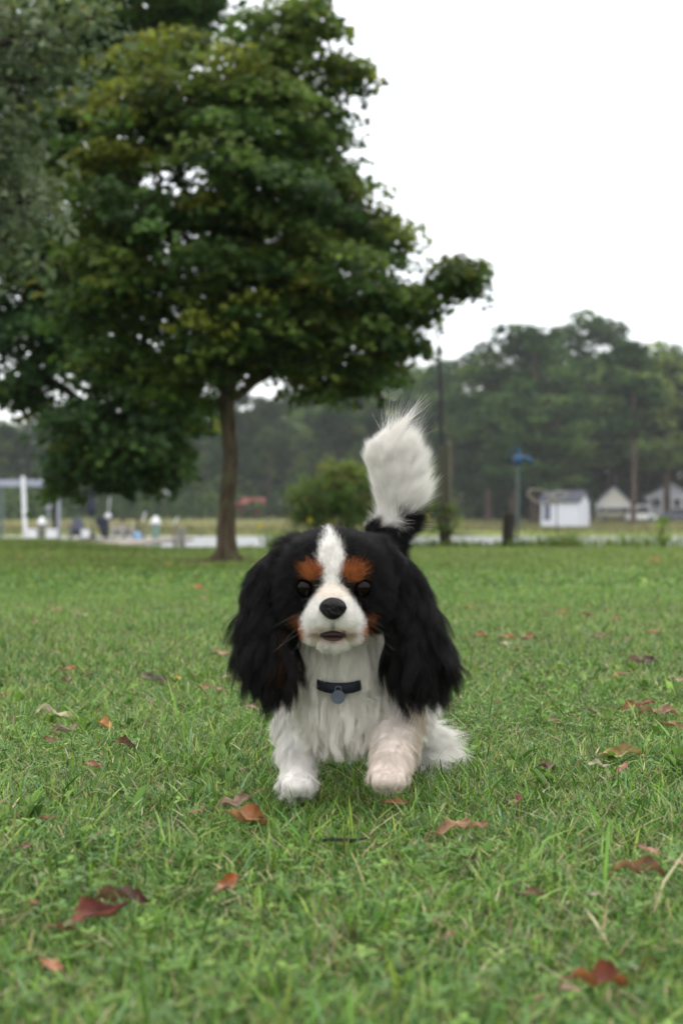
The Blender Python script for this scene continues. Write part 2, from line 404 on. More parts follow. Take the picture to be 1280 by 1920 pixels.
# ------------------------------------------------------------------ trees near the lawn
def leaf_cloud(P, nrm, s, tint, seed=0, shape='lobed'):
    """leaf faces: P positions, nrm unit normals, s sizes"""
    r_ = np.random.default_rng(seed); n = len(P)
    a = r_.normal(size=(n, 3)); a -= nrm*(a*nrm).sum(1)[:, None]; a /= np.linalg.norm(a, axis=1)[:, None]+1e-9; b_ = np.cross(nrm, a)
    if shape == 'lobed':
        U = [(0, -.5), (.28, -.22), (.5, -.05), (.26, .12), (.34, .40), (0, .5), (-.34, .40), (-.26, .12), (-.5, -.05), (-.28, -.22)]
    else:
        U = [(0, -.5), (.26, -.15), (.27, .2), (0, .55), (-.27, .2), (-.26, -.15)]
    vs = [P+a*(u*s)[:, None]+b_*(v*s)[:, None]+nrm*((abs(u)*.35*s))[:, None]+nrm*(-.12*s*(v*v*4))[:, None] for u, v in U]
    vs.append(P)
    k = len(vs); V = np.stack(vs, 1).reshape(-1, 3); C = np.repeat(tint, k, 0); b0 = (np.arange(n)*k)[:, None]
    T = np.concatenate([b0+np.array([[i, (i+1) % (k-1), k-1]]) for i in range(k-1)])
    return V, T, C
def crown(blobs, leaf, pal, seed, yellow=None, per=42, clump=.26, shape='lobed', flat=.38):
    """blobs: (px,py,Y,rx_px,ry_px,ry_m,n_clumps[,yellowness]) -> leaves in flattened sprays through the volume of each blob; returns mesh data and spray centres"""
    r_ = np.random.default_rng(seed); P = []; Nn = []; Cc = []; S = []; cen = []
    for bl in blobs:
        px, py, Y, rx, ry, rd, nc = bl[:7]; yl = bl[7] if len(bl) > 7 else .0
        c = W(px, py, Y); r = np.array((rx*Y/FPX, rd, ry*Y/FPX))
        u = r_.normal(size=(nc, 3)); u /= np.linalg.norm(u, axis=1)[:, None]; u *= (r_.uniform(.18, 1, nc)**.42)[:, None]
        cc = c+u*r; cen.append((c, cc))
        for q, uu in zip(cc, u):
            m_ = int(per*r_.uniform(.6, 1.4)); rr = clump*r_.uniform(.6, 1.25)
            d = np.clip(r_.normal(size=(m_, 3)), -1.7, 1.7)*np.array((rr, rr, rr*flat))*.55
            d[:, 2] -= .35*(d[:, 0]**2+d[:, 1]**2)/rr
            P.append(q+d)
            nn = np.array((uu[0]*.5, uu[1]*.5, .9))+r_.normal(0, .50, (m_, 3)); nn /= np.linalg.norm(nn, axis=1)[:, None]; Nn.append(nn)
            base = pal[r_.integers(0, len(pal))]*r_.uniform(.75, 1.25)
            yy = yl*(uu[2] > -.1)*r_.uniform(.3, 1.2)
            yy *= .62
            if r_.uniform() < .04: yy = max(yy, .35)
            t_ = base*(1-min(yy, 1))+np.array(yellow)*min(yy, 1)
            Cc.append(np.clip(t_*(1+r_.normal(0, .2, (m_, 1))), .003, 1)); S.append(leaf*r_.uniform(.6, 1.25, m_))
    V, T, C = leaf_cloud(np.concatenate(P), np.concatenate(Nn), np.concatenate(S), np.concatenate(Cc), seed, shape)
    return (V, T, C), cen
def limb(mb, a, b_, ra, rb, seed, n=7, sag=.0, seg=6):
    r_ = random.Random(seed); a = np.array(a); b_ = np.array(b_); L_ = np.linalg.norm(b_-a)
    pts = []; rad = []
    for i in range(seg+1):
        t_ = i/seg; p = a*(1-t_)+b_*t_
        amp = math.sin(math.pi*t_)*L_*.07
        p = p+np.array((r_.uniform(-1, 1), r_.uniform(-1, 1), r_.uniform(-1, 1)))*amp*.6+np.array((0, 0, 1))*(math.sin(math.pi*t_)*sag*L_)
        pts.append(p); rad.append(ra*(1-t_)+rb*t_)
    mb.tube(pts, rad, n); return pts
def bark(name, c1, c2, c3, scale=9):
    m = bpy.data.materials.new(name); t, N, L, b = nodes(m)
    tc = N.new('ShaderNodeTexCoord'); mp = N.new('ShaderNodeMapping'); mp.inputs['Scale'].default_value = (1, 1, .22)
    n1 = N.new('ShaderNodeTexNoise'); n1.inputs['Scale'].default_value = scale*3; n1.inputs['Detail'].default_value = 8; n1.inputs['Roughness'].default_value = .7
    n2 = N.new('ShaderNodeTexNoise'); n2.inputs['Scale'].default_value = scale*.5; n2.inputs['Detail'].default_value = 4
    L.new(tc.outputs['Object'], mp.inputs[0]); L.new(mp.outputs[0], n1.inputs['Vector']); L.new(tc.outputs['Object'], n2.inputs['Vector'])
    c = N.new('ShaderNodeValToRGB'); c.color_ramp.elements[0].position = .38; c.color_ramp.elements[0].color = (*lin(c1), 1)
    c.color_ramp.elements[1].position = .62; c.color_ramp.elements[1].color = (*lin(c2), 1)
    c_ = N.new('ShaderNodeValToRGB'); c_.color_ramp.elements[0].position = .55; c_.color_ramp.elements[0].color = (0, 0, 0, 1); c_.color_ramp.elements[1].position = .68
    mx = N.new('ShaderNodeMixRGB'); mx.inputs[2].default_value = (*lin(c3), 1)
    L.new(n1.outputs[0], c.inputs[0]); L.new(n2.outputs[0], c_.inputs[0]); L.new(c_.outputs[0], mx.inputs[0]); L.new(c.outputs[0], mx.inputs[1])
    L.new(mx.outputs[0], b.inputs['Base Color']); b.inputs['Roughness'].default_value = .95; b.inputs['Specular IOR Level'].default_value = .15
    bp = N.new('ShaderNodeBump'); bp.inputs['Strength'].default_value = .9; bp.inputs['Distance'].default_value = .03
    L.new(n1.outputs[0], bp.inputs['Height']); L.new(bp.outputs[0], b.inputs['Normal'])
    return m
MBARK = bark('maple_bark', (52, 44, 34), (96, 86, 70), (84, 92, 62))
MBARK2 = bark('dark_bark', (38, 33, 28), (70, 62, 54), (60, 66, 50))
MBARK3 = bark('pine_bark', (62, 52, 46), (96, 82, 74), (84, 76, 68), 1.0)
MLEAF = tint_mat('tree_leaf', rough=.55, trans=.46, spec=.25)
MAPLE = np.array([lin(c) for c in ((66, 94, 36), (54, 80, 32), (80, 106, 40), (42, 66, 28), (90, 110, 44))])
OAK = np.array([lin(c) for c in ((58, 88, 36), (46, 72, 34), (70, 98, 40), (54, 82, 44))])
GREY = np.array([lin(c) for c in ((92, 108, 80), (112, 124, 98), (72, 92, 58), (84, 100, 60))])
YEL = lin((150, 146, 36))

TY = 14.25
base = W(424, 1055, TY); base[2] = float(gz(base[0], base[1]))
tree = thing('maple_tree', 'leafy maple with a slender single trunk rising from the lawn', 'tree', base)
blobs = [
    (500, 60, TY, 75, 60, .6, 26, .1), (590, 30, TY-.1, 55, 40, .4, 14, .35), (640, 130, TY, 55, 38, .35, 13, .3), (545, 130, TY, 80, 60, .8, 34, .15),
    (600, 225, TY, 55, 50, .5, 20, .1), (500, 230, TY-.3, 110, 80, 1.0, 60, .1), (590, 330, TY, 75, 55, .8, 34, .15),
    (640, 400, TY-.2, 85, 60, .9, 42, .25), (720, 450, TY, 42, 60, .5, 20, .45), (520, 400, TY-.4, 140, 100, 1.4, 95, .0),
    (620, 520, TY-.2, 120, 80, 1.2, 70, .1), (720, 560, TY, 70, 55, .7, 28, .2), (790, 560, TY-.1, 50, 35, .4, 12, .25), (860, 515, TY, 48, 30, .35, 22, .35),
    (740, 620, TY+.1, 70, 40, .6, 22, .1), (640, 650, TY, 110, 60, 1.1, 50, .05), (610, 715, TY-.1, 60, 32, .5, 15, .1), (690, 700, TY, 55, 35, .5, 12, .1),
    (520, 580, TY-.3, 140, 90, 1.4, 85, .0), (500, 660, TY, 110, 40, 1.0, 36, .0), (390, 640, TY-.2, 90, 80, 1.2, 50, .0), (350, 720, TY, 70, 60, .9, 30, .05),
    (430, 330, TY-.6, 130, 110, 1.3, 90, .0), (340, 480, TY-.5, 150, 120, 1.5, 110, .0), (440, 170, TY-.2, 90, 70, .9, 40, .4),
    (330, 190, TY-.5, 90, 80, 1.0, 48, .3), (260, 110, TY-.2, 55, 34, .5, 14, .85), (250, 220, TY-.6, 80, 70, .9, 38, .5), (170, 270, TY-.4, 70, 70, .8, 32, .5),
    (100, 215, TY-.4, 52, 36, .5, 16, .95), (150, 200, TY-.3, 40, 28, .4, 9, .8), (110, 320, TY-.2, 55, 45, .6, 18, .3), (210, 370, TY-.6, 100, 90, 1.1, 56, .3), (220, 300, TY-.9, 50, 32, .4, 12, .7),
    (230, 520, TY-.4, 100, 110, 1.1, 60, .15), (190, 440, TY-.8, 60, 50, .6, 18, .35), (250, 650, TY-.2, 90, 80, .9, 44, .05), (150, 560, TY, 60, 60, .7, 20, .1),
    (355, 90, TY, 45, 25, .5, 9, .7),
]
(Vv, Tt, Cc), cen = crown(blobs, .072, MAPLE, 11, YEL, per=46, clump=.25, flat=.26)
o = link('crown', np_mesh('maple_crown', Vv, Tt, Cc), MLEAF, tree)
mb = MB()
tp = [(426, 1068, .125), (426, 1056, .108), (426, 1040, .094), (424, 1000, .083), (425, 950, .074), (430, 900, .068), (432, 850, .065), (428, 800, .066), (425, 760, .070), (427, 735, .080)]
tube_pts = [W(a, b_, TY) for a, b_, _ in tp]
mb.tube(tube_pts, [r for _, _, r in tp], 18, wob=.14, seed=3)
for k in range(5):   # root flare
    an = k*1.26+.3; c0 = base+np.array((0, 0, .0)); mb.tube([c0+np.array((math.cos(an)*.05, math.sin(an)*.05, .10)), c0+np.array((math.cos(an)*.13, math.sin(an)*.13, .03)), c0+np.array((math.cos(an)*.22, math.sin(an)*.22, -.02))], [.04, .028, .01], 8)
fork = tube_pts[-1]
mains = [((410, 690), (390, 600), (430, 430), .055, -.1), ((455, 735), (500, 700), (600, 620), .045, .0), ((440, 700), (470, 600), (520, 300), .055, .2), ((405, 700), (340, 620), (240, 500), .045, -.2), ((430, 680), (445, 500), (505, 120), .05, -.1)]
ends = []
for i, (p1, p2, p3, r0, dy) in enumerate(mains):
    a = W(*p1, TY+dy*.3); b_ = W(*p2, TY+dy); c = W(*p3, TY+dy)
    limb(mb, fork-np.array((0, 0, .05)), a, r0*1.25, r0, i, 10, seg=3); limb(mb, a, b_, r0, r0*.75, i+10, 9, seg=4); pts = limb(mb, b_, c, r0*.75, r0*.35, i+20, 8)
    ends += [a, b_]+pts
ends = np.array(ends); rr_ = random.Random(5)
for c, cc in cen:
    d = np.linalg.norm(ends-c-np.array((0, 0, -.4)), axis=1); s_ = ends[d.argmin()]
    limb(mb, s_, c, .022, .012, rr_.random(), 5, sag=-.03)
    for q in cc[::3]: limb(mb, c, q, .009, .003, rr_.random(), 4, seg=3)
mb.build('trunk', MBARK, tree, smooth=True)
# bare soil ring round the trunk
xs = []; mbs = MB(); nrg = 40
mbs.v.append(tuple(base+np.array((0, 0, .035))))
for j, (rr, zz) in enumerate(((.2, .03), (.38, .02), (.55, -.02))):
    for k in range(nrg):
        an = 2*math.pi*k/nrg; q = rr*(1+.18*math.sin(an*3+j)+.1*math.sin(an*7)); mbs.v.append((base[0]-.08+q*math.cos(an), base[1]+q*math.sin(an), base[2]+zz))
for k in range(nrg):
    k2 = (k+1) % nrg; mbs.f.append([0, 1+k, 1+k2])
    for j in range(2): mbs.f.append([1+j*nrg+k, 1+(j+1)*nrg+k, 1+(j+1)*nrg+k2, 1+j*nrg+k2])
o = mbs.build('soil_ring', mat('bare_soil', (92, 70, 56), 1, .4, 30, .6, spec=.05), smooth=True); tag(o, kind='structure')

OY = 19.5
obase = np.array((-6.6, OY, 0.05)); oak = thing('oak_tree', 'big dark green oak standing behind the maple with its boughs drooping on the left', 'tree', obase)
blobs = [
    (40, 60, OY, 140, 90, 1.2, 60, 0), (200, 30, OY, 120, 60, 1.2, 60, 0), (320, 10, OY, 85, 45, 1.0, 36, 0), (230, 90, OY+.4, 100, 60, 1.2, 40, 0), (370, -20, OY, 60, 40, .8, 18, 0), (-60, 200, OY, 130, 130, 1.4, 60, 0),
    (120, 160, OY+.5, 110, 80, 1.2, 34, 0), (60, 300, OY+.5, 110, 100, 1.2, 40, 0), (60, 430, OY, 100, 70, 1.2, 40, 0), (-40, 480, OY, 100, 100, 1.2, 34, 0), (40, 560, OY, 90, 50, 1.0, 22, 0), (150, 480, OY, 90, 70, 1, 36, 0),
    (90, 640, OY, 110, 40, 1, 28, 0), (190, 680, OY, 100, 60, 1, 44, 0), (300, 740, OY-.3, 90, 60, 1, 38, 0), (150, 600, OY, 60, 60, .9, 24, 0), (60, 690, OY, 40, 32, .5, 9, 0), (15, 735, OY, 30, 30, .5, 8, 0), (60, 745, OY, 22, 40, .4, 5, 0),
    (170, 800, OY-.4, 80, 50, .9, 34, 0), (250, 830, OY-.4, 90, 55, .9, 40, .05), (150, 860, OY-.4, 60, 40, .7, 20, 0), (240, 890, OY-.4, 80, 26, .7, 20, .1), (105, 915, OY-.4, 18, 16, .3, 4, .1), (320, 850, OY-.3, 24, 40, .4, 8, .2), (350, 780, OY-.3, 40, 30, .5, 9, .1),
]
(Vv, Tt, Cc), cen = crown(blobs, .11, OAK, 23, YEL, per=42, clump=.30)
link('crown', np_mesh('oak_crown', Vv, Tt, Cc), MLEAF, oak)
mb = MB(); mb.tube([obase+np.array(p) for p in ((0, 0, -.2), (0, 0, .3), (.05, 0, 1.2), (.1, .1, 2.4), (.1, .1, 3.6), (.2, .1, 5.6), (.3, 0, 7.5))], [.42, .33, .28, .26, .22, .16, .06], 16, wob=.1)
ends = [obase+np.array((.1, .1, z_)) for z_ in (1.9, 2.4, 3.0, 3.6, 4.6, 5.6, 6.5)]
for i, (a, b_, c, r0) in enumerate((((-150, 690), (0, 628), (150, 560), .12), ((-140, 800), (60, 700), (240, 800), .09), ((-150, 520), (20, 380), (180, 240), .1), ((-150, 300), (50, 120), (280, 30), .08))):
    A = W(*a, OY); B = W(*b_, OY); Cq = W(*c, OY); s_ = min(ends[:7], key=lambda e_: abs(e_[2]-A[2]+.4))
    limb(mb, s_, A, r0*1.3, r0, i, 10); p = limb(mb, A, B, r0, r0*.7, i+4, 9); p2 = limb(mb, B, Cq, r0*.7, r0*.3, i+8, 8); ends += p+p2
ends = np.array(ends)
for c, cc in cen:
    d = np.linalg.norm(ends-c-np.array((0, 0, -.2)), axis=1); s_ = ends[d.argmin()]
    limb(mb, s_, c, .03, .014, rr_.random(), 5)
    for q in cc[::3]: limb(mb, c, q, .011, .004, rr_.random(), 4, seg=3)
mb.build('trunk', MBARK2, oak, smooth=True)

GY = 9.5
gb = np.array((-3.4, GY+.2, 0.0)); gt = thing('sycamore_tree', 'pale grey-green leafy tree reaching in from the top left edge of the photo', 'tree', gb)
blobs = [(-40, 60, GY, 110, 90, .6, 26, .1), (70, 60, GY, 80, 70, .5, 16, .1), (120, 130, GY, 50, 40, .4, 7, .1), (170, 30, GY, 40, 30, .3, 5, .1), (0, 300, GY, 70, 90, .5, 24, .05), (-60, 420, GY, 90, 120, .6, 26, 0), (50, 380, GY, 50, 60, .4, 13, .05), (20, 160, GY, 70, 50, .5, 9, .1), (15, 460, GY, 50, 40, .4, 9, .05)]
(Vv, Tt, Cc), cen = crown(blobs, .082, GREY, 31, lin((170, 150, 50)), per=24, clump=.22, shape='oval', flat=.8)
link('crown', np_mesh('sycamore_crown', Vv, Tt, Cc), MLEAF, gt)
mb = MB(); mb.tube([gb+np.array(p) for p in ((0, 0, -.2), (0, 0, .3), (.03, 0, 1.2), (.05, .05, 2.2), (.1, 0, 3.4), (.2, -.1, 4.4))], [.2, .13, .11, .1, .07, .03], 12, wob=.1)
ends = np.array([gb+np.array((.05, .05, z_)) for z_ in (1.2, 1.7, 2.2, 2.8, 3.4)])
for c, cc in cen:
    d = np.linalg.norm(ends-c-np.array((0, 0, -.3)), axis=1); limb(mb, ends[d.argmin()], c, .03, .012, rr_.random(), 6)
    for q in cc[::2]: limb(mb, c, q, .010, .003, rr_.random(), 4, seg=3)
mb.build('trunk', MBARK2, gt, smooth=True)

# ------------------------------------------------------------------ far wood
MFAR = tint_mat('far_foliage', rough=.8, trans=.3, spec=.1, objvar=.5)
PINE = np.array([lin(c) for c in ((70, 96, 50), (88, 112, 58), (52, 76, 42))])
BROAD = np.array([lin(c) for c in ((54, 78, 42), (72, 94, 50), (38, 60, 36))])
def far_crown(seed, kind, H=20.0):
    r_ = np.random.default_rng(seed); P = []; C = []; Nn = []; S = []
    pal = PINE if kind == 'pine' else BROAD
    if kind == 'slim': pal = PINE*.9
    n = {'pine': 46, 'round': 60, 'slim': 30, 'low': 44}[kind]
    cl = []
    for i in range(n):
        if kind == 'pine':
            f = r_.uniform(.30, .98); env = (.20*math.sin(math.pi*min(1, (f-.2)/.85))**.7+.03)*H
        elif kind == 'slim':
            f = r_.uniform(.5, .98); env = .13*H*math.sin(math.pi*min(1, (f-.42)/.6))**.8
        elif kind == 'low':
            f = r_.uniform(.05, .95); env = .34*H*math.sqrt(max(0, 1-((f-.42)/.58)**2))
        else:
            f = r_.uniform(.12, .96); env = .27*H*math.sqrt(max(0, 1-((f-.5)/.5)**2))
        a = r_.uniform(0, 6.28); q = env*math.sqrt(r_.uniform(.15, 1))*r_.uniform(.75, 1.2); f = f*r_.uniform(.95, 1.02); c = np.array((q*math.cos(a), q*math.sin(a), f*H)); cl.append(c)
        rr = H*r_.uniform(.05, .085)*(.8 if kind in ('slim',) else 1); m_ = 120
        u = r_.normal(size=(m_, 3)); u /= np.linalg.norm(u, axis=1)[:, None]; u *= (r_.uniform(.3, 1, m_)**.4)[:, None]
        P.append(c+u*np.array((rr*1.25, rr*1.25, rr*(.62 if kind in ('pine', 'slim') else .85))))
        nn = u+np.array((0, 0, .5))+r_.normal(0, .45, (m_, 3)); nn /= np.linalg.norm(nn, axis=1)[:, None]; Nn.append(nn)
        t_ = pal[r_.integers(0, len(pal))]*r_.uniform(.75, 1.3); C.append(np.clip(t_*(1+r_.normal(0, .18, (m_, 1))), .004, 1)); S.append(H*r_.uniform(.016, .034, m_))
    V, T, C = leaf_cloud(np.concatenate(P), np.concatenate(Nn), np.concatenate(S), np.concatenate(C), seed, 'oval')
    mb = MB(); tr = {'pine': .018, 'slim': .014, 'round': .018, 'low': .015}[kind]*H; top = .93 if kind in ('pine', 'slim') else .7
    mb.tube([(0, 0, -.03*H), (0, 0, .02*H), (.005*H, 0, .3*H), (0, .005*H, .6*H), (.003*H, 0, top*H)], [tr*1.3, tr, tr*.8, tr*.6, tr*.15], 7)
    for c in cl[::2]:
        a = np.array((0, 0, max(.1*H, c[2]-.06*H))); mb.tube([a, a*.4+c*.6, c], [tr*.3, tr*.2, tr*.1], 4)
    return np_mesh('far_crown_'+kind, V, T, C), mb
protos = {}
def proto(kind, k):
    if (kind, k) not in protos:
        me, mb = far_crown(100+k*7+len(kind)*13, kind)
        me.materials.append(MFAR)
        mt = bpy.data.meshes.new('far_trunk'); mt.from_pydata([tuple(map(float, p)) for p in mb.v], [], mb.f); mt.update(); mt.materials.append(MBARK3)
        protos[(kind, k)] = (me, mt)
    return protos[(kind, k)]
NAME = {'pine': 'pine_tree', 'round': 'broadleaf_tree', 'slim': 'pine_tree', 'low': 'broadleaf_tree'}
def far_tree(px, top, Y, kind, k, wf=1.0, label=None, group=None, rot=None):
    me, mt = proto(kind, k); x = (px-640)*Y/FPX; zb = float(far_z(np.array(x), np.array(float(Y))))
    H = CAMH+(HOR-top)*Y/FPX-zb; s_ = H/20.0
    t_ = bpy.data.objects.new(NAME[kind], None); COL.objects.link(t_); t_.location = (x, Y, zb); t_.scale = (s_*wf, s_*wf, s_)
    t_.rotation_euler = (0, 0, rot if rot is not None else (px*.37) % 6.28); tag(t_, label, 'tree', group)
    for nm, md in (('crown', me), ('trunk', mt)):
        c = bpy.data.objects.new(nm, md); COL.objects.link(c); c.parent = t_
    return t_
G1 = 'trees of the wood across the river'
named = [
    (1000, 606, 176, 'pine', 0, 1.25, 'broad pine with pale green tufts, left one of the tallest group'),
    (1100, 586, 201, 'round', 0, 1.1, 'tallest round-topped dark tree of the wood, standing behind the white shed'),
    (1186, 634, 168, 'slim', 0, 1.15, 'tall pine with a long bare trunk beside the cream garage gable'),
    (1250, 640, 184, 'pine', 1, 1.15, 'broad-headed pine above the white house at the right edge'),
    (915, 660, 180, 'slim', 1, 1.5, 'thin pine with twin-looking bare trunk between the wooden post and the pump'),
    (1045, 720, 168, 'pine', 2, 1.3, 'lower light green pine with layered boughs directly above the white shed'),
    (962, 735, 166, 'pine', 1, 1.4, 'light green pine whose boughs spread behind the blue pump head'),
    (645, 745, 205, 'low', 0, 1.0, 'pale silvery green tree rising behind the round bush'),
    (530, 765, 214, 'low', 1, 1.0, 'yellowish green tree between the maple trunk and the round bush'),
    (215, 790, 214, 'slim', 1, 1.2, 'slim tree with a grey bare trunk behind the wooden dock table'),
    (290, 770, 216, 'slim', 0, 1.2, 'slim tree with a reddish trunk behind the pale green cone-capped piling'),
    (60, 765, 210, 'low', 0, 1.2, 'yellow-green tree above the white boat lift post at the left'),
    (1282, 660, 199, 'round', 1, 1.0, 'dark broad tree cut by the right edge behind the white house'),
]
for a in named: far_tree(*a[:6], label=a[6], group=G1)
rest = [(-60, 780, 205, 'round', 0, 1), (0, 790, 210, 'round', 1, 1.1), (110, 760, 220, 'round', 1, 1), (160, 780, 212, 'low', 1, 1.1), (250, 770, 218, 'round', 0, 1), (340, 765, 222, 'round', 1, 1.1), (385, 790, 205, 'low', 1, 1),
        (430, 760, 224, 'round', 0, 1), (470, 738, 230, 'round', 1, 1.1), (505, 800, 205, 'low', 0, .9), (560, 725, 234, 'round', 0, 1.1), (590, 790, 206, 'low', 1, .9), (610, 740, 230, 'pine', 1, 1.2), (680, 712, 232, 'round', 1, 1.1),
        (700, 760, 205, 'low', 1, 1.1), (735, 680, 226, 'pine', 0, 1.2), (765, 740, 206, 'low', 0, 1.1), (790, 672, 222, 'pine', 2, 1.1), (825, 684, 214, 'pine', 1, 1.1), (860, 668, 212, 'pine', 0, 1.1), (885, 740, 190, 'low', 1, 1.0), (850, 790, 186, 'low', 0, 1.1),
        (935, 672, 192, 'pine', 2, 1.2), (985, 680, 196, 'round', 1, 1), (1042, 645, 194, 'pine', 1, 1.2), (1080, 690, 190, 'round', 0, 1.0), (1146, 652, 190, 'pine', 0, 1.2), (1160, 700, 192, 'low', 0, 1.1), (1215, 668, 194, 'round', 1, .9), (1225, 740, 198, 'low', 1, 1.2), (1110, 800, 194, 'low', 0, 1.1), (960, 800, 192, 'low', 1, 1.1),
        (1320, 650, 186, 'pine', 2, 1.1), (1360, 690, 200, 'round', 0, 1), (1290, 790, 200, 'low', 0, 1.2), (1190, 830, 200, 'low', 1, 1.2), (1020, 830, 196, 'low', 0, 1.2), (900, 830, 196, 'low', 1, 1.2), (780, 830, 196, 'low', 1, 1.2), (1410, 650, 190, 'pine', 1, 1.1), (455, 800, 236, 'low', 0, 1.5), (520, 790, 240, 'low', 1, 1.5), (400, 800, 238, 'low', 1, 1.5), (640, 790, 240, 'low', 1, 1.5), (710, 780, 236, 'low', 0, 1.5), (760, 800, 232, 'low', 1, 1.5), (830, 790, 228, 'low', 0, 1.4), (890, 780, 224, 'low', 1, 1.4), (950, 770, 215, 'low', 0, 1.4), (1050, 780, 215, 'low', 1, 1.4), (1150, 790, 215, 'low', 0, 1.4), (1250, 790, 215, 'low', 1, 1.4), (330, 810, 236, 'low', 0, 1.5), (250, 820, 236, 'low', 1, 1.5), (170, 830, 236, 'low', 0, 1.5), (90, 830, 232, 'low', 1, 1.5), (10, 830, 232, 'low', 0, 1.5), (-170, 780, 215, 'round', 0, 1.2), (-240, 770, 210, 'round', 1, 1.2), (-310, 785, 212, 'low', 0, 1.4), (-380, 775, 208, 'round', 0, 1.3), (1480, 670, 190, 'round', 1, 1.2), (1560, 690, 190, 'round', 0, 1.2), (-40, 790, 252, 'round', 1, 1.5), (32, 804, 252, 'round', 0, 1.5), (104, 818, 252, 'round', 1, 1.5), (176, 797, 252, 'round', 0, 1.5), (248, 811, 252, 'round', 0, 1.5), (320, 790, 252, 'round', 1, 1.5), (392, 754, 252, 'round', 0, 1.5), (464, 768, 252, 'round', 1, 1.5), (536, 747, 252, 'round', 0, 1.5), (608, 761, 252, 'round', 0, 1.5), (680, 740, 252, 'round', 1, 1.5), (752, 754, 252, 'round', 0, 1.5), (824, 768, 252, 'round', 1, 1.5), (896, 747, 252, 'round', 0, 1.5), (-110, 770, 212, 'round', 1, 1)]
for i, (px, top, Y, kd, k, wf) in enumerate(rest):
    side = 'hazy dark tree in the wood across the water left of the white tail' if px < 740 else 'hazy tree filling the wood across the water right of the white tail'
    far_tree(px, top, Y, kd, k, wf, label=side, group='filling trees of the far wood, '+('left' if px < 740 else 'right'))
# undergrowth at the foot of the wood
r_ = np.random.default_rng(77); P = []; C = []; Nn = []; S = []
for i in range(230):
    Y = r_.uniform(186, 236); px = r_.uniform(-180, 1460); x = (px-640)*Y/FPX; z = float(far_z(np.array(x), np.array(Y))); h = r_.uniform(1.5, 5.5)
    if px > 930 and Y < 204: continue
    m_ = 130; u = r_.normal(size=(m_, 3)); u /= np.linalg.norm(u, axis=1)[:, None]; u[:, 2] = abs(u[:, 2]); P.append(np.array((x, Y, z))+u*np.array((h*.8, h*.6, h)))
    nn = u+r_.normal(0, .4, (m_, 3)); nn /= np.linalg.norm(nn, axis=1)[:, None]; Nn.append(nn); t_ = BROAD[r_.integers(0, 3)]*r_.uniform(.6, 1.2)
    C.append(np.clip(t_*(1+r_.normal(0, .18, (m_, 1))), .004, 1)); S.append(r_.uniform(.35, .8, m_))
V, T, C = leaf_cloud(np.concatenate(P), np.concatenate(Nn), np.concatenate(S), np.concatenate(C), 5, 'oval')
o = link('undergrowth', np_mesh('undergrowth', V, T, C), MFAR); tag(o, 'dark undergrowth at the foot of the far wood', 'undergrowth', kind='stuff')
# leafless tree top against the sky
bt = W(885, 630, 200); bz = float(far_z(np.array(bt[0]), np.array(200.0))); b0 = np.array((bt[0], 200, bz))
bare = thing('bare_tree', 'leafless grey tree sticking up above the wood in front of the white sky', 'tree', b0)
mb = MB(); Hh = bt[2]-bz; mb.tube([b0, b0+np.array((.1, 0, Hh*.5)), b0+np.array((0, 0, Hh*.8))], [.3, .2, .14], 7); tw = MB()
rb_ = random.Random(4)
def twigs(p, d, L_, r0, lev):
    q = p+d*L_; tw.tube([p, (p+q)/2+np.array((rb_.uniform(-1, 1), rb_.uniform(-1, 1), 0))*L_*.08, q], [r0, r0*.8, r0*.5], 4)
    if lev == 0: return
    for k in range(3 if lev > 1 else 4):
        nd = d+np.array([rb_.uniform(-.8, .8), rb_.uniform(-.8, .8), rb_.uniform(-.3, .6)]); nd /= np.linalg.norm(nd); twigs(p+d*L_*rb_.uniform(.4, 1), nd, L_*.62, r0*.55, lev-1)
for k in range(8):
    a = k*.9; twigs(b0+np.array((0, 0, Hh*(.72+.012*k))), np.array((math.cos(a)*.6, math.sin(a)*.6, .75)), 2.0, .07, 3)
mb.build('trunk', MBARK3, bare); tw.build('branches', MBARK3, bare)

# ------------------------------------------------------------------ things on the bank, right
MWOOD = mat('weathered_wood', (80, 79, 66), .9, .45, 14, .5, stretch=(1, 1, .15))
MWOODL = mat('pale_board', (122, 118, 102), .9, .3, 14, .4, stretch=(1, 1, .15))
MWOODD = mat('dark_wood', (46, 43, 35), .95, .5, 16, .6, stretch=(1, 1, .2))
MDARK = mat('dark_metal', (34, 36, 42), .6, .3, 30)
MWHITE = mat('white_paint', (222, 222, 224), .5, .12, 6)
MGREYP = mat('grey_paint', (150, 154, 166), .6, .15, 6)
MBLUE = mat('blue_paint', (40, 82, 124), .5, .3, 18, spec=.4)
MPIPE = mat('green_grey_pipe', (92, 106, 102), .6, .25, 16)
MNAVY = mat('navy_plastic', (28, 34, 52), .5, .2, 9)
MGREY = mat('grey_plastic', (92, 94, 108), .6, .2, 9)
MLG = mat('light_grey_wood', (172, 168, 164), .8, .2, 9)
def px2(px, Y): return (px-640)*Y/FPX
def pz(py, Y): return CAMH+(HOR-py)*Y/FPX
BY = 21.75
x = px2(832, BY); gb_ = float(gz(np.array(x), np.array(BY)))
post = thing('wooden_post', 'tall weathered wooden post with a pale board on its side, right of the white tail', 'post', (x, BY, gb_))
zt = pz(832, BY)
mb = MB(); mb.tube([(x, BY, gb_-.3), (x, BY, gb_+.4), (x, BY, zt-.1), (x, BY, zt-.34+.32)], [.072, .07, .068, .064], 12, wob=.06); mb.build('pole', MWOOD, post, smooth=False)
MB().box((x+.078, BY-.01, (gb_+zt)/2+.06), (.03, .10, zt-gb_-.02)).build('side_board', MWOODL, post)
xr = px2(826, BY)
rod = thing('antenna_mast', 'thin dark mast with a clamp rising above the wooden post into the sky', 'mast', (xr, BY+.12, zt-.5))
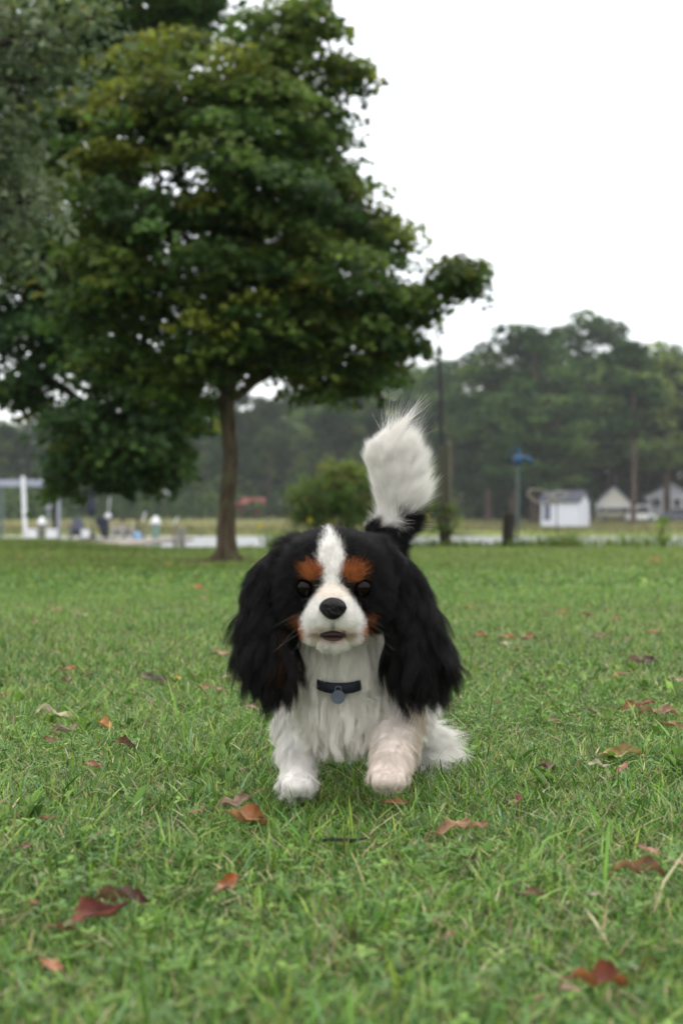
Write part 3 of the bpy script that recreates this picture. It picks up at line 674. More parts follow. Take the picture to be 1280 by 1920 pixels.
mb = MB(); mb.tube([(xr+.02, BY+.12, zt-.5), (xr+.01, BY+.12, pz(740, BY)), (xr-.02, BY+.12, pz(650, BY))], [.030, .025, .020], 8); mb.build('pole', MDARK, rod)
mb = MB(); mb.tube([(xr-.02, BY+.12, pz(650, BY)), (xr-.03, BY+.12, pz(600, BY))], [.010, .005], 6); mb.build('tip', MDARK, rod)
for q in (652, 686): MB().tube([(xr-.018, BY+.12, pz(q+5, BY)), (xr-.018, BY+.12, pz(q-5, BY))], .026, 8).build('clamp', MDARK, rod)
# dark short post
x = px2(948, BY); g_ = float(gz(np.array(x), np.array(BY-.2)))
sp_ = MB(); sp_.tube([(x, BY-.2, g_-.2), (x+.01, BY-.2, g_+.2), (x+.02, BY-.2, pz(966, BY)), (x+.015, BY-.2, pz(961, BY))], [.088, .08, .078, .06], 14, wob=.12)
o = sp_.build('wooden_piling', MWOODD, origin=(x, BY-.2, g_)); tag(o, 'short dark rotting piling beside the pump pipe', 'piling')
# hand pump on a pipe
x = px2(970, BY); g_ = float(gz(np.array(x), np.array(BY)))
pump = thing('hand_pump', 'blue hand pump with a raised handle on top of a tall grey pipe', 'pump', (x, BY, g_))
MB().tube([(x-.01, BY, g_-.3), (x, BY, g_+.5), (x, BY, pz(868, BY))], .021, 10).build('pipe', MPIPE, pump)
mb = MB(); mb.tube([(x, BY, pz(873, BY)), (x, BY, pz(866, BY)), (x, BY, pz(855, BY)), (x, BY, pz(852, BY))], [.035, .055, .055, .03], 14); mb.tube([(x, BY, pz(862, BY)), (x+.13, BY, pz(859, BY)), (x+.17, BY, pz(861, BY)), (x+.185, BY, pz(869, BY))], [.034, .03, .028, .026], 10)
mb.build('pump_body', MBLUE, pump, smooth=True)
mb = MB(); mb.tube([(x-.015, BY, pz(856, BY)), (x+.005, BY, pz(841, BY)), (x-.05, BY, pz(842, BY)), (x-.10, BY, pz(846, BY)), (x-.115, BY, pz(858, BY)), (x-.118, BY, pz(872, BY))], [.014, .017, .016, .015, .014, .012], 8)
mb.build('handle', mat('dark_teal_paint', (30, 60, 78), .5, .3, 14), pump, smooth=True)
MB().tube([(x+.005, BY, pz(856, BY)), (x+.02, BY, pz(838, BY))], .022, 8).build('bracket', MBLUE, pump)
# wire loop ornament
x = px2(1040, BY); orn = thing('wire_ornament', 'wire ornament of two open loops on a thin stake before the white shed', 'ornament', (x, BY+.1, g_))
def loop(cx, cy, rx, ry, tilt, n=26):
    p = []
    for k in range(n):
        a = 2*math.pi*k/n; r = 1+.12*math.cos(2*a); u = rx*r*math.cos(a); v = ry*math.sin(a); p.append((px2(cx+u*math.cos(tilt)-v*math.sin(tilt), BY), BY+.1, pz(cy+u*math.sin(tilt)+v*math.cos(tilt), BY)))
    return p
mw = mat('pale_wire', (150, 146, 132), .6, .2, 20)
MB().tube(loop(1012, 930, 20, 12, .35), .012, 6, closed=True).build('loop', mw, orn); MB().tube(loop(1050, 928, 13, 8, -.2), .011, 6, closed=True).build('loop', mw, orn)
mb = MB(); mb.tube([(px2(1036, BY), BY+.1, pz(922, BY)), (px2(1038, BY), BY+.1, pz(935, BY)), (px2(1046, BY), BY+.1, pz(945, BY))], [.012, .022, .014], 8); mb.build('body', mw, orn)
MB().tube([(px2(1045, BY), BY+.1, pz(940, BY)), (px2(1045, BY), BY+.1, g_-.1)], .008, 6).build('stake', MDARK, orn)
# sapling and small shrubs
def bush(name, label, cat, blobs, leaf, pal, yel, seed, stem, per=26, clump=.16, m=MLEAF):
    b0 = np.array(stem); t_ = thing(name, label, cat, b0); (V, T, C), cen = crown(blobs, leaf, pal, seed, yel, per=per, clump=clump, shape='oval', flat=.8)
    link('foliage', np_mesh(name+'_foliage', V, T, C), m, t_); mb = MB()
    for c, cc in cen:
        limb(mb, b0, c, .014, .007, rr_.random(), 5)
        for q in cc[::3]: limb(mb, c, q, .006, .003, rr_.random(), 4, seg=3)
    mb.build('stem', MBARK2, t_); return t_
AZ = np.array([lin(c) for c in ((74, 104, 42), (90, 122, 50), (64, 92, 38), (84, 98, 48), (100, 90, 54))])
x = px2(628, BY-.1)
bush('round_bush', 'large rounded olive green bush behind the dog, left of its tail', 'bush', [(600, 930, BY, 48, 50, .6, 44, .25), (660, 915, BY, 60, 50, .6, 56, .3), (625, 965, BY, 75, 35, .6, 44, .1), (690, 950, BY, 50, 40, .6, 34, .15), (560, 950, BY, 26, 40, .4, 16, .3), (640, 885, BY, 50, 22, .5, 26, .5)], .06, AZ, lin((150, 158, 60)), 41, (x, BY, .0), per=30, clump=.15)
VN = np.array([lin(c) for c in ((96, 122, 48), (112, 138, 56), (80, 104, 42))])
bush('vine', 'yellow green vine climbing around the foot of the tall wooden post', 'vine', [(815, 960, BY-.1, 22, 45, .15, 16, .3), (846, 965, BY-.1, 12, 30, .12, 7, .3), (808, 905, BY, 10, 30, .1, 5, .3), (850, 985, BY-.1, 14, 20, .12, 6, .2)], .05, VN, lin((150, 158, 60)), 43, (px2(832, BY), BY-.15, 0.0), per=16, clump=.1)
bush('sapling', 'small bright green sapling at the lawn edge near the right border', 'sapling', [(1240, 975, BY-.2, 14, 11, .1, 6, .3), (1240, 1000, BY-.2, 11, 12, .1, 5, .2)], .055, VN*1.25, lin((160, 175, 60)), 45, (px2(1240, BY-.2), BY-.2, -.05), per=14, clump=.09)
for i, (px, py, lab) in enumerate(((580, 980, 'yellow flower just above the dog\'s head on the left, in front of the round bush'), (800, 975, 'yellow flower in the vine right of the black tail base'), (487, 990, 'small yellow flower just right of the maple trunk at the bank'))):
    Y = BY-.35; c = W(px, py, Y); t_ = thing('yellow_flower', lab, 'flower', (c[0], c[1], 0.0), 'yellow flowers at the bank'); mb = MB()
    for k in range(6):
        a = k*1.047; p1 = c+np.array((math.cos(a)*.035, math.sin(a)*.03, .06)); s1 = np.array((-math.sin(a), math.cos(a), 0))*.02
        mb.poly([c, c*.5+p1*.5+s1, p1+np.array((0, 0, .02)), c*.5+p1*.5-s1], [[0, 1, 2, 3]])
    mb.ball(c+np.array((0, 0, .01)), .018, 8, 6); mb.build('petals', mat('yellow_petal', (226, 214, 40), .5, .1, 9), t_); MB().tube([(c[0], c[1], -.03), tuple(c)], .006, 5).build('stem', MG if False else mat('green_stem', (86, 116, 50), .6), t_)

# ------------------------------------------------------------------ buildings across the river
MSIDE = mat('white_siding', (205, 208, 218), .6, .08, 3, stretch=(1, 1, 9)); MROOF = mat('dark_roof', (72, 74, 82), .85, .25, 3); MCREAM = mat('cream_siding', (216, 213, 200), .7, .08, 3)
MROOFL = mat('light_roof', (196, 198, 204), .7, .15, 3); MGLASS = mat('dark_window', (40, 44, 52), .15, .2, 2, spec=.6); MRED = mat('red_siding', (130, 48, 44), .7, .2, 2)
MBR = mat('brown_door', (96, 100, 116), .7, .2, 3)
def gable(px0, px1, base_py, eave_py, peak_py, Y, depth, name, label, wallm, roofm, front='gable', over=.25):
    x0, x1 = px2(px0, Y), px2(px1, Y); zb, ze, zp = pz(base_py, Y), pz(eave_py, Y), pz(peak_py, Y); xm = (x0+x1)/2
    t_ = thing(name, label, 'house' if 'house' in name else name.replace('_', ' '), (xm, Y, zb)); 
    if front == 'gable':
        MB().prism([(x0, zb-.4), (x1, zb-.4), (x1, ze), (xm, zp), (x0, ze)], Y, Y+depth).build('wall', wallm, t_)
        mb = MB(); sl = (zp-ze)/(xm-x0)
        for s_ in (-1, 1):
            xe = xm+s_*(xm-x0+over); zee = ze-sl*over; a = .14
            mb.prism([(xm, zp+.02), (xe, zee+.02), (xe, zee+.02+a), (xm, zp+.02+a)] if s_ > 0 else [(xe, zee+.02), (xm, zp+.02), (xm, zp+.02+a), (xe, zee+.02+a)], Y-over, Y+depth+over)
        mb.build('roof', roofm, t_)
    else:
        MB().poly([(x0, Y, zb-.4), (x1, Y, zb-.4), (x1, Y, ze), (x0, Y, ze), (x0, Y+depth, zb-.4), (x1, Y+depth, zb-.4), (x1, Y+depth, ze), (x0, Y+depth, ze), (x0, Y+depth/2, zp), (x1, Y+depth/2, zp)],
                  [[0, 1, 2, 3], [5, 4, 7, 6], [1, 5, 6, 9, 2], [4, 0, 3, 8, 7], [3, 2, 9, 8], [6, 7, 8, 9]]).build('wall', wallm, t_)
        a = .12; o2 = over; k_ = (zp-ze)/(depth/2)
        mb = MB()
        for s_ in (-1, 1):
            ym = Y+depth/2; ye = ym+s_*(depth/2+o2); zz = ze-k_*o2
            mb.poly([(x0-o2, ym, zp+.03), (x1+o2, ym, zp+.03), (x1+o2, ye, zz+.03), (x0-o2, ye, zz+.03), (x0-o2, ym, zp+.03+a), (x1+o2, ym, zp+.03+a), (x1+o2, ye, zz+.03+a), (x0-o2, ye, zz+.03+a)],
                    [[0, 1, 2, 3], [4, 5, 6, 7], [0, 1, 5, 4], [1, 2, 6, 5], [2, 3, 7, 6], [3, 0, 4, 7]])
        mb.build('roof', roofm, t_)
    return t_
def win(t_, px, py, Y, wpx, hpx, glass=None, name='window'):
    c = (px2(px, Y), Y-.03, pz(py, Y)); wd, hg = wpx*Y/FPX, hpx*Y/FPX
    f = MB().box(c, (wd, .10, hg)).build(name, MWHITE if name == 'window' else MBR, t_, origin=c)
    if name == 'window': MB().box((c[0], c[1]-.06, c[2]), (wd*.78, .04, hg*.8)).build('pane', MGLASS, f)
    return f
SY = 158
shed = gable(1012, 1086, 979, 940, 922, SY, 3.4, 'shed', 'small white shed with a dark roof on the far shore', MSIDE, MROOF, 'side')
# turn the shed so that its right gable end shows
shed.rotation_euler = (0, 0, R(-26))
win(shed, 1024, 960, SY, 13, 30, name='door')
gar = gable(1122, 1180, 974, 943, 915, 186, 7, 'garage', 'garage with a cream gable and white eaves beside the tall bare-trunked pine', MCREAM, MROOFL, 'gable')
x0, x1 = px2(1116, 184.5), px2(1184, 184.5)
MB().box(((x0+x1)/2, 184.9, pz(949, 184.5)), (x1-x0, 2.2, .38)).build('awning', MWHITE, gar)
MB().box((px2(1150, 185.8), 185.9, pz(963, 185.8)), (3.2, .12, 1.25)).build('door', MGLASS, gar)
for q in (1119, 1181): MB().box((px2(q, 184.5), 184.2, pz(963, 184.5)), (.14, .14, 1.6)).build('pillar', MWHITE, gar)
hs = gable(1213, 1300, 972, 932, 908, 188, 9, 'white_house', 'white house with a porch and dark windows at the right edge', MSIDE, MROOFL, 'gable', .4)
for q in (1231, 1250, 1268, 1286): win(hs, q, 943, 188, 11, 16)
for q in (1215, 1240, 1259, 1278, 1297): MB().box((px2(q, 186), 186, pz(952, 186)), (.22, .22, 2.5)).build('pillar', MWHITE, hs)
x0, x1 = px2(1210, 186), px2(1302, 186); MB().box(((x0+x1)/2, 186.8, pz(932.5, 186)), (x1-x0, 2.0, .22)).build('porch_roof', MWHITE, hs)
rh = gable(445, 492, 958, 946, 935, 196, 6, 'red_house', 'small red house with white trim on the far shore right of the maple trunk', MRED, mat('red_roof', (122, 58, 56), .8, .2, 3), 'side')
for q in (459, 474): win(rh, q, 951, 196, 8, 6)
wh = gable(838, 868, 956, 940, 926, 196, 5, 'cottage', 'little white cottage with a grey roof peeping out beside the tall wooden post', MSIDE, MROOFL, 'side')
win(wh, 852, 947, 196, 7, 7)
def car(px, py, Y, L_, label, body, h=1.45, flip=1):
    x = px2(px, Y); zb = float(far_z(np.array(x), np.array(float(Y)))); t_ = thing('parked_car', label, 'car', (x, Y, zb)); s_ = L_/2
    prof = [(-s_, .3), (-s_, .75), (-s_*.72, .88), (-s_*.42, h-.05), (s_*.25, h), (s_*.62, .92), (s_*.97, .78), (s_, .3)]
    MB().prism([(x+a*flip, zb+b_) for a, b_ in (prof if flip > 0 else prof[::-1])], Y-.85, Y+.85).build('body', body, t_)
    MB().prism([(x+a*flip, zb+b_) for a, b_ in ((-s_*.62, .92), (-s_*.38, h-.14), (s_*.22, h-.1), (s_*.5, .94))], Y-.87, Y-.851).build('window', MGLASS, t_)
    for k in (-.62, .6):
        c = np.array((x+s_*k*flip, Y-.87, zb+.32)); wh_ = MB().tube([c, c+np.array((0, .22, 0))], .32, 16).build('wheel', MDARK, t_, origin=c)
        MB().tube([c-np.array((0, .02, 0)), c], .18, 12).build('rim', MGREYP, wh_)
MBEIGE = mat('beige_car_paint', (150, 146, 124), .35, .05, 3, spec=.5)
car(1148, 966, 181, 3.6, 'beige car parked in front of the cream gabled garage', MBEIGE)
car(1200, 966, 178, 3.2, 'white van parked between the garage and the white house', MWHITE, h=1.9, flip=-1)
car(1272, 968, 178, 3.6, 'grey car parked below the porch of the white house', MGREY)

# ------------------------------------------------------------------ dock on the left
DY = 56.0; DZ = pz(1009, DY)
MDECK = mat('grey_deck', (140, 132, 120), .9, .3, 5, stretch=(6, .6, 1))
dock = thing('dock', 'weathered grey wooden dock over the water at the left', 'dock', (px2(150, DY), DY, DZ))
MB().box((px2(110, DY), DY+.6, DZ-.07), (9.0, 3.6, .12)).build('deck', MDECK, dock)
for q in (-60, 30, 100, 170, 240, 300): MB().tube([(px2(q, DY), DY-.9, DZ-1.6), (px2(q, DY), DY-.9, DZ-.13)], .13, 10).build('leg', MWOOD, dock)
MB().box((px2(150, 40), 38, DZ-.07), (1.5, 32, .12)).build('walkway', MDECK, dock)
# boat lift frame
lift = thing('boat_lift', 'boat lift frame, grey cross beam on posts at the far left', 'boat lift', (px2(50, DY), DY-.8, DZ))
MB().box((px2(45, DY), DY-.8, pz(907, DY)), (96*DY/FPX, .18, 13*DY/FPX)).build('cross_beam', MGREYP, lift)
for q, mm, wd in ((4, MPIPE, .10), (13, MPIPE, .10)):
    MB().box((px2(q, DY), DY-.8, (pz(914, DY)+DZ-.3)/2), (wd, wd, pz(914, DY)-DZ+.3)).build('post', mm, lift)
wp = thing('white_post', 'tall white post with a round finial crossing the grey boat lift beam', 'post', (px2(58, DY), DY-1.05, DZ))
a = (px2(55, DY), DY-1.05, pz(902, DY)); b_ = (px2(60, DY), DY-1.05, DZ-.2)
mb = MB(); mb.tube([b_, a], .075, 12); mb.build('pole', MWHITE, wp); MB().ball((a[0], a[1], a[2]+.06), .075).build('finial', MWHITE, wp, smooth=True)
def piling(px, cap_top, label, wpx, col):
    x = px2(px, DY-1.2); Y = DY-1.2; t_ = thing('dock_piling', label, 'piling', (x, Y, DZ)); r = wpx/2*Y/FPX; zc = pz(cap_top+14, Y)
    MB().tube([(x, Y, DZ-1.4), (x, Y, zc)], r*.8, 14).build('pole', col, t_); MB().tube([(x, Y, zc-.02), (x, Y, zc+.08), (x, Y, pz(cap_top, Y))], [r*1.1, r*1.05, .02], 16).build('cap', MWHITE, t_)
MPG = mat('green_piling', (120, 146, 136), .8, .25, 6); MPGR = mat('grey_piling', (120, 120, 112), .85, .3, 6)
piling(79, 968, 'grey piling with a white cone cap right of the white post', 15, MPGR)
piling(292, 967, 'pale green piling with a white cone cap near the maple trunk', 17, MPG)
x = px2(341, DY-2); o = MB().tube([(x, DY-2, DZ-1.5), (x, DY-2, pz(992, DY-2)), (x, DY-2, pz(988, DY-2))], [.13, .125, .10], 14, wob=.05).build('wooden_piling', MPGR, origin=(x, DY-2, DZ)); tag(o, 'bare grey wooden piling nearest to the maple trunk', 'piling')
# light mast with white lamps
lm = thing('dock_lamp', 'dark dock post carrying white lamps under the drooping oak bough', 'lamp', (px2(112, DY), DY-.6, DZ))
MB().box((px2(110, DY), DY-.6, (DZ+pz(935, DY))/2), (.17, .17, pz(935, DY)-DZ+.2)).build('post', MWOODD, lm)
MB().tube([(px2(117, DY), DY-.7, DZ-.1), (px2(117, DY), DY-.7, pz(905, DY))], .06, 10).build('pipe', MGREYP, lm)
MB().ball((px2(119, DY), DY-.75, pz(906, DY)), (.09, .09, .14)).build('lamp_shade', MWHITE, lm, smooth=True); MB().ball((px2(121, DY), DY-.75, pz(927, DY)), .095).build('lamp_shade', MWHITE, lm, smooth=True)
MB().tube([(px2(98, DY), DY-.62, DZ-.1), (px2(98, DY), DY-.62, pz(956, DY))], .03, 8).build('pipe', MGREYP, lm); MB().ball((px2(98, DY), DY-.65, pz(951, DY)), .12).build('lamp_shade', MGREYP, lm, smooth=True)
# boxes
for px, y0, y1, wpx, lab in ((62, 994, 1009, 17, 'white dock box at the foot of the white post'), (98, 994, 1009, 19, 'white cooler between the capped piling and the dark lamp post'), (161, 995, 1008, 14, 'small white bucket-like box between the grey chair and the navy motor')):
    Y = DY-1.3; c = (px2(px, Y), Y, (pz(y0, Y)+pz(y1, Y))/2); hh = (y1-y0)*Y/FPX; t_ = thing('cooler', lab, 'box', (c[0], c[1], DZ), 'white boxes on the dock')
    MB().box(c, (wpx*Y/FPX, .28, hh)).build('body', MWHITE, t_); MB().box((c[0], c[1], c[2]+hh/2+.02), (wpx*Y/FPX*1.08, .31, .05)).build('lid', MWHITE, t_)
def chair(px, top, wpx, label, mm, lean=0.0, Y=DY-.9):
    x = px2(px, Y); wd = wpx*Y/FPX; zt_ = pz(top, Y); t_ = thing('dock_chair', label, 'chair', (x, Y, DZ), 'chairs on the dock')
    zs = DZ+.33
    bk = MB(); n = 5
    for k in range(n):
        u = (k-(n-1)/2)/n*wd*.95; h = zt_-.05*abs(k-2)**1.5*.5
        bk.box((x+u, Y+.12, (DZ+.1+h)/2), (wd/n*.97, .03, h-DZ-.1), tilt=lean)
    bk.build('backrest', mm, t_); st = MB()
    for k in range(5): st.box((x, Y-.35+k*.1, zs-.02+.0), (wd*.95, .085, .03))
    st.build('seat', mm, t_)
    for s_ in (-1, 1):
        MB().box((x+s_*wd*.52, Y-.15, zs+.17), (.08, .6, .03)).build('arm', mm, t_)
        MB().box((x+s_*wd*.5, Y-.4, DZ+.24), (.05, .07, .5)).build('leg', mm, t_); MB().box((x+s_*wd*.5, Y+.1, DZ+.2), (.05, .07, .42)).build('leg', mm, t_)
chair(145, 970, 22, 'grey slatted chair with a rounded back left of the hanging dark bundle', MGREY)
Y = DY-.9; om = thing('outboard_motor', 'dark navy outboard motor standing tilted on the dock under the oak bough', 'outboard motor', (px2(195, Y), Y, DZ))
MB().prism([(px2(q, Y), pz(w_, Y)) for q, w_ in ((184, 986), (180, 978), (182, 973), (190, 970), (200, 972), (203, 978), (203, 988), (198, 991), (190, 991))], Y-.15, Y+.15).build('cowling', MNAVY, om)
MB().prism([(px2(q, Y), pz(w_, Y)) for q, w_ in ((186, 991.3), (202, 991.3), (201, 1000), (199, 1008), (193, 1008), (190, 1000))], Y-.09, Y+.09).build('leg_housing', MNAVY, om)
chair(222, 987, 18, 'light grey chair left of the blue bundle on the dock', MLG, -.1, DY-1.4)
chair(243, 990, 15, 'light grey chair just left of the blue bundle, the smaller of the pair', MLG, .1, DY-1.2)
# furled umbrella
Y = DY-.5; x = px2(172, Y); um = thing('furled_umbrella', 'dark furled parasol with a bulging lower end on a thin pole', 'umbrella', (x, Y, DZ))
MB().tube([(x-.02, Y, pz(900, Y)), (x, Y, pz(930, Y)), (x, Y, pz(950, Y)), (x, Y, pz(962, Y)), (x, Y, pz(969, Y))], [.06, .09, .14, .17, .06], 12, wob=.15).build('canopy', MNAVY, um, smooth=True)
MB().tube([(x, Y, DZ-.05), (x, Y, pz(965, Y))], .03, 8).build('pole', MPIPE, um); MB().tube([(x, Y, DZ), (x, Y, DZ+.12)], [.2, .12], 14).build('base', MDARK, um)
# table and boards
Y = DY-.3; x0, x1 = px2(200, Y), px2(266, Y); tb = thing('dock_table', 'brown wooden cleaning table on legs behind the light grey chairs', 'table', ((x0+x1)/2, Y, DZ))
MB().box(((x0+x1)/2, Y, pz(971, Y)), (x1-x0, .5, .10)).build('tabletop', MWOOD, tb)
for q in (203, 231, 260):
    MB().box((px2(q, Y), Y-.15, (DZ+pz(973, Y))/2), (.09, .09, pz(973, Y)-DZ)).build('leg', MWOOD, tb)
for a0, a1, wd, lab in (((206, 932), (203, 968), .07, 'white leaning pole with a rounded foot behind the navy outboard motor'), ((273, 960), (268, 976), .12, 'short white board standing on the right end of the dock table'), ((334, 969), (326, 984), .10, 'white slanted board beside the bare grey piling'), ((276, 988), (268, 1003), .09, 'pale slanted board beside the green capped piling')):
    A = W(*a0, DY-.5); B = W(*a1, DY-.5); mb = MB(); mb.tube([B, A], wd/2, 6, flat=.4)
    if a1[1] == 968: mb.ball(tuple(B), (.11, .11, .10))
    o = mb.build('leaning_board', MWHITE if 'pale' not in lab else MLG, origin=B); tag(o, lab, 'board')
for q, nm in ((328, 'thin grey stake behind the white slanted board'), (270, 'thin grey stake left of the green capped piling')):
    x = px2(q, DY-.4); o = MB().tube([(x, DY-.4, DZ-1.2), (x, DY-.4, pz(980, DY))], .06, 8).build('wooden_stake', MWOODL, origin=(x, DY-.4, DZ)); tag(o, nm, 'stake')
x = px2(257, DY-1.4); mb = MB(); mb.ball((x, DY-1.4, pz(1003, DY)), (.14, .12, .13), 14, 8); mb.box((x, DY-1.4, pz(1008, DY)), (.34, .26, .08))
o = mb.build('tarp_bundle', mat('light_blue_tarp', (140, 176, 214), .6, .2, 12, .4), origin=(x, DY-1.4, DZ), smooth=True); tag(o, 'light blue tarp bundle on the dock right of the grey chairs', 'tarp')

# ------------------------------------------------------------------ the dog: body from smooth-blended volumes, one continuous mesh
def smin(a, b, k):
    h = np.clip(.5+.5*(b-a)/k, 0, 1); return b*(1-h)+a*h-k*h*(1-h)
PR = []   # (region, kind, data, blend)
def cap(reg, pts, k=.012):
    """pts: (px,py,Y,radius_m) chain of round cones"""
    q = [(W(p[0], p[1], p[2]), p[3]) for p in pts]
    if len(q) == 1: q = q*2
    for (a, ra), (b_, rb) in zip(q[:-1], q[1:]): PR.append((reg, 'c', (a, b_, ra, rb), k))
def ell(reg, px, py, Y, r, k=.012): PR.append((reg, 'e', (W(px, py, Y), np.array(r)), k))
ell('body', 655, 1248, 2.16, (.066, .11, .076), .02); cap('body', [(660, 1235, 2.16, .066), (685, 1215, 2.30, .062), (695, 1185, 2.38, .054)], .02)
ell('chest', 646, 1304, 2.115, (.062, .060, .074), .02)
cap('neck', [(628, 1130, 2.075, .052), (636, 1240, 2.105, .058), (645, 1290, 2.12, .068)], .02)
cap('tail', [(702, 1120, 2.38, .036), (702, 1050, 2.41, .026), (716, 1005, 2.42, .020), (738, 975, 2.42, .018), (745, 940, 2.42, .022), (741, 905, 2.42, .024), (731, 870, 2.42, .024), (724, 848, 2.42, .019)], .01)
cap('legl', [(588, 1290, 2.11, .032), (566, 1350, 2.115, .024), (560, 1400, 2.10, .019), (558, 1445, 2.085, .017)], .015); ell('legl', 557, 1464, 2.070, (.019, .026, .012), .010)
for q_, yy_ in ((541, 2.047), (552, 2.040), (563, 2.040), (574, 2.047)): ell('legl', q_, 1474, yy_, (.0072, .013, .0088), .003)
cap('legr', [(732, 1290, 2.11, .034), (744, 1345, 2.10, .029), (740, 1395, 2.05, .025), (733, 1432, 2.01, .022)], .015); ell('legr', 728, 1450, 1.998, (.021, .026, .014), .010)
for q_, yy_ in ((710, 1.980), (722, 1.972), (734, 1.972), (746, 1.980)): ell('legr', q_, 1464, yy_, (.0076, .013, .0095), .003)
cap('hindl', [(610, 1250, 2.34, .050), (580, 1330, 2.36, .034), (566, 1370, 2.40, .020), (560, 1405, 2.41, .016), (556, 1425, 2.38, .017)], .015)
cap('hindr', [(720, 1240, 2.34, .052), (752, 1330, 2.35, .036), (768, 1370, 2.40, .020), (772, 1405, 2.41, .017), (774, 1425, 2.38, .018)], .015)
ell('head', 626, 1078, 2.025, (.066, .070, .056), .012); ell('head', 598, 1062, 1.99, (.030, .028, .030), .014); ell('head', 652, 1062, 1.99, (.030, .028, .030), .014)
ell('head', 562, 1120, 2.02, (.030, .042, .040), .014); ell('head', 690, 1120, 2.02, (.030, .042, .040), .014)
cap('head', [(562, 1052, 2.035, .024), (688, 1052, 2.035, .024)], .016)
cap('muzzle', [(624, 1118, 1.978, .024), (624, 1138, 1.948, .021)], .014)
ell('muzzle', 604, 1158, 1.957, (.0185, .028, .022), .010); ell('muzzle', 645, 1158, 1.957, (.0185, .028, .022), .010)
cap('head', [(559, 1097, 1.973, .0052), (574, 1090, 1.967, .006), (590, 1096, 1.969, .005)], .004); cap('head', [(661, 1096, 1.969, .005), (677, 1090, 1.967, .006), (692, 1097, 1.973, .0052)], .004)
ell('muzzle', 588, 1176, 1.975, (.0145, .024, .022), .008); ell('muzzle', 661, 1176, 1.975, (.0145, .024, .022), .008)
ell('chin', 624, 1203, 1.972, (.021, .022, .011), .005)
cap('earl', [(536, 1056, 2.03, .022), (510, 1088, 2.03, .024), (502, 1145, 2.025, .026), (504, 1195, 2.02, .029), (505, 1230, 2.02, .024)], .012)
cap('earr', [(716, 1056, 2.03, .022), (742, 1085, 2.03, .024), (760, 1145, 2.025, .027), (775, 1195, 2.02, .031), (780, 1230, 2.02, .026)], .012)
REG = ['body', 'chest', 'neck', 'tail', 'legl', 'legr', 'hindl', 'hindr', 'head', 'muzzle', 'chin', 'earl', 'earr']
def prim_d(P, pr):
    _, kd, d, k = pr
    if kd == 'c':
        a, b_, ra, rb = d; ab = b_-a; L2 = (ab*ab).sum()+1e-12; t_ = np.clip(((P-a)@ab)/L2, 0, 1)
        return np.linalg.norm(P-(a+t_[..., None]*ab), axis=-1)-(ra+(rb-ra)*t_)
    c, r = d; q = (P-c)/r; k0 = np.linalg.norm(q, axis=-1); k1 = np.linalg.norm(q/r, axis=-1)+1e-9
    return k0*(k0-1)/k1
EYES = [W(574, 1101, 1.976), W(677, 1101, 1.976)]
EAR = ('earl', 'earr')
def squash(P, pr):
    """ears are flat leathers: measure them with depth stretched"""
    if pr[0] in EAR:
        y0 = (pr[2][0]+pr[2][1])[1]/2; Q = P.copy(); Q[..., 1] = y0+(Q[..., 1]-y0)*1.7; return prim_d(Q, pr)/1.35
    return prim_d(P, pr)
def sdf(P):
    d = None
    for pr in PR:
        q = squash(P, pr); d = q if d is None else smin(d, q, pr[3])
    for e_ in EYES:   # sockets
        q = np.linalg.norm(P-(e_+np.array((0, -.006, 0))), axis=-1)-.0125; d = -smin(-d, q, .006)
    q = prim_d(P, (0, 'c', (W(603, 1191, 1.932), W(645, 1191, 1.932), .0040, .0040), 0)); d = -smin(-d, q, .006)   # lips apart
    return d
def region(P):
    return np.stack([np.min(np.stack([squash(P, pr) for pr in PR if pr[0] == r_]), 0) for r_ in REG], 0).argmin(0)
lo = np.array((-.17, 1.88, -.01)); hi = np.array((.17, 2.50, .53)); hh = .0045
ax = [np.arange(lo[i], hi[i], hh) for i in range(3)]
G = np.stack(np.meshgrid(*ax, indexing='ij'), -1); D = np.empty(G.shape[:3])
for i in range(G.shape[0]): D[i] = sdf(G[i])
# surface nets
ins = D < 0; nx, ny, nz = D.shape
cs = np.zeros((nx-1, ny-1, nz-1, 3)); cn = np.zeros((nx-1, ny-1, nz-1))
def sl(i, j, k): return (slice(i, nx-1+i), slice(j, ny-1+j), slice(k, nz-1+k))
cor = [(i, j, k) for i in (0, 1) for j in (0, 1) for k in (0, 1)]
for a in cor:
    for b_ in cor:
        if sum(abs(p-q) for p, q in zip(a, b_)) == 1 and a < b_:
            da, db = D[sl(*a)], D[sl(*b_)]; cross_ = (da < 0) != (db < 0); t_ = np.where(cross_, da/np.where(da == db, 1, da-db), 0)
            for c_ in range(3): cs[..., c_] += cross_*(a[c_]+(b_[c_]-a[c_])*t_)
            cn += cross_
act = cn > 0; idx = -np.ones(cn.shape, int); idx[act] = np.arange(act.sum())
ijk = np.argwhere(act); DV = lo+(ijk+cs[act]/cn[act][:, None])*hh
F_ = []
for axis in range(3):
    a = [slice(0, n_) for n_ in D.shape]; b_ = list(a); a[axis] = slice(0, D.shape[axis]-1); b_[axis] = slice(1, D.shape[axis])
    ch = ins[tuple(a)] != ins[tuple(b_)]; e_ = np.argwhere(ch); o1, o2 = [(1, 2), (2, 0), (0, 1)][axis]
    ok = (e_[:, o1] > 0) & (e_[:, o2] > 0) & (e_[:, o1] < D.shape[o1]-1) & (e_[:, o2] < D.shape[o2]-1); e_ = e_[ok]
    d1 = np.zeros(3, int); d1[o1] = 1; d2 = np.zeros(3, int); d2[o2] = 1
    q = np.stack([idx[tuple((e_-d1-d2).T)], idx[tuple((e_-d2).T)], idx[tuple(e_.T)], idx[tuple((e_-d1).T)]], 1)
    fl = ~ins[tuple(e_.T)]; q[fl] = q[fl][:, ::-1]; F_.append(q)
DF = np.concatenate(F_); DF = DF[(DF >= 0).all(1)]
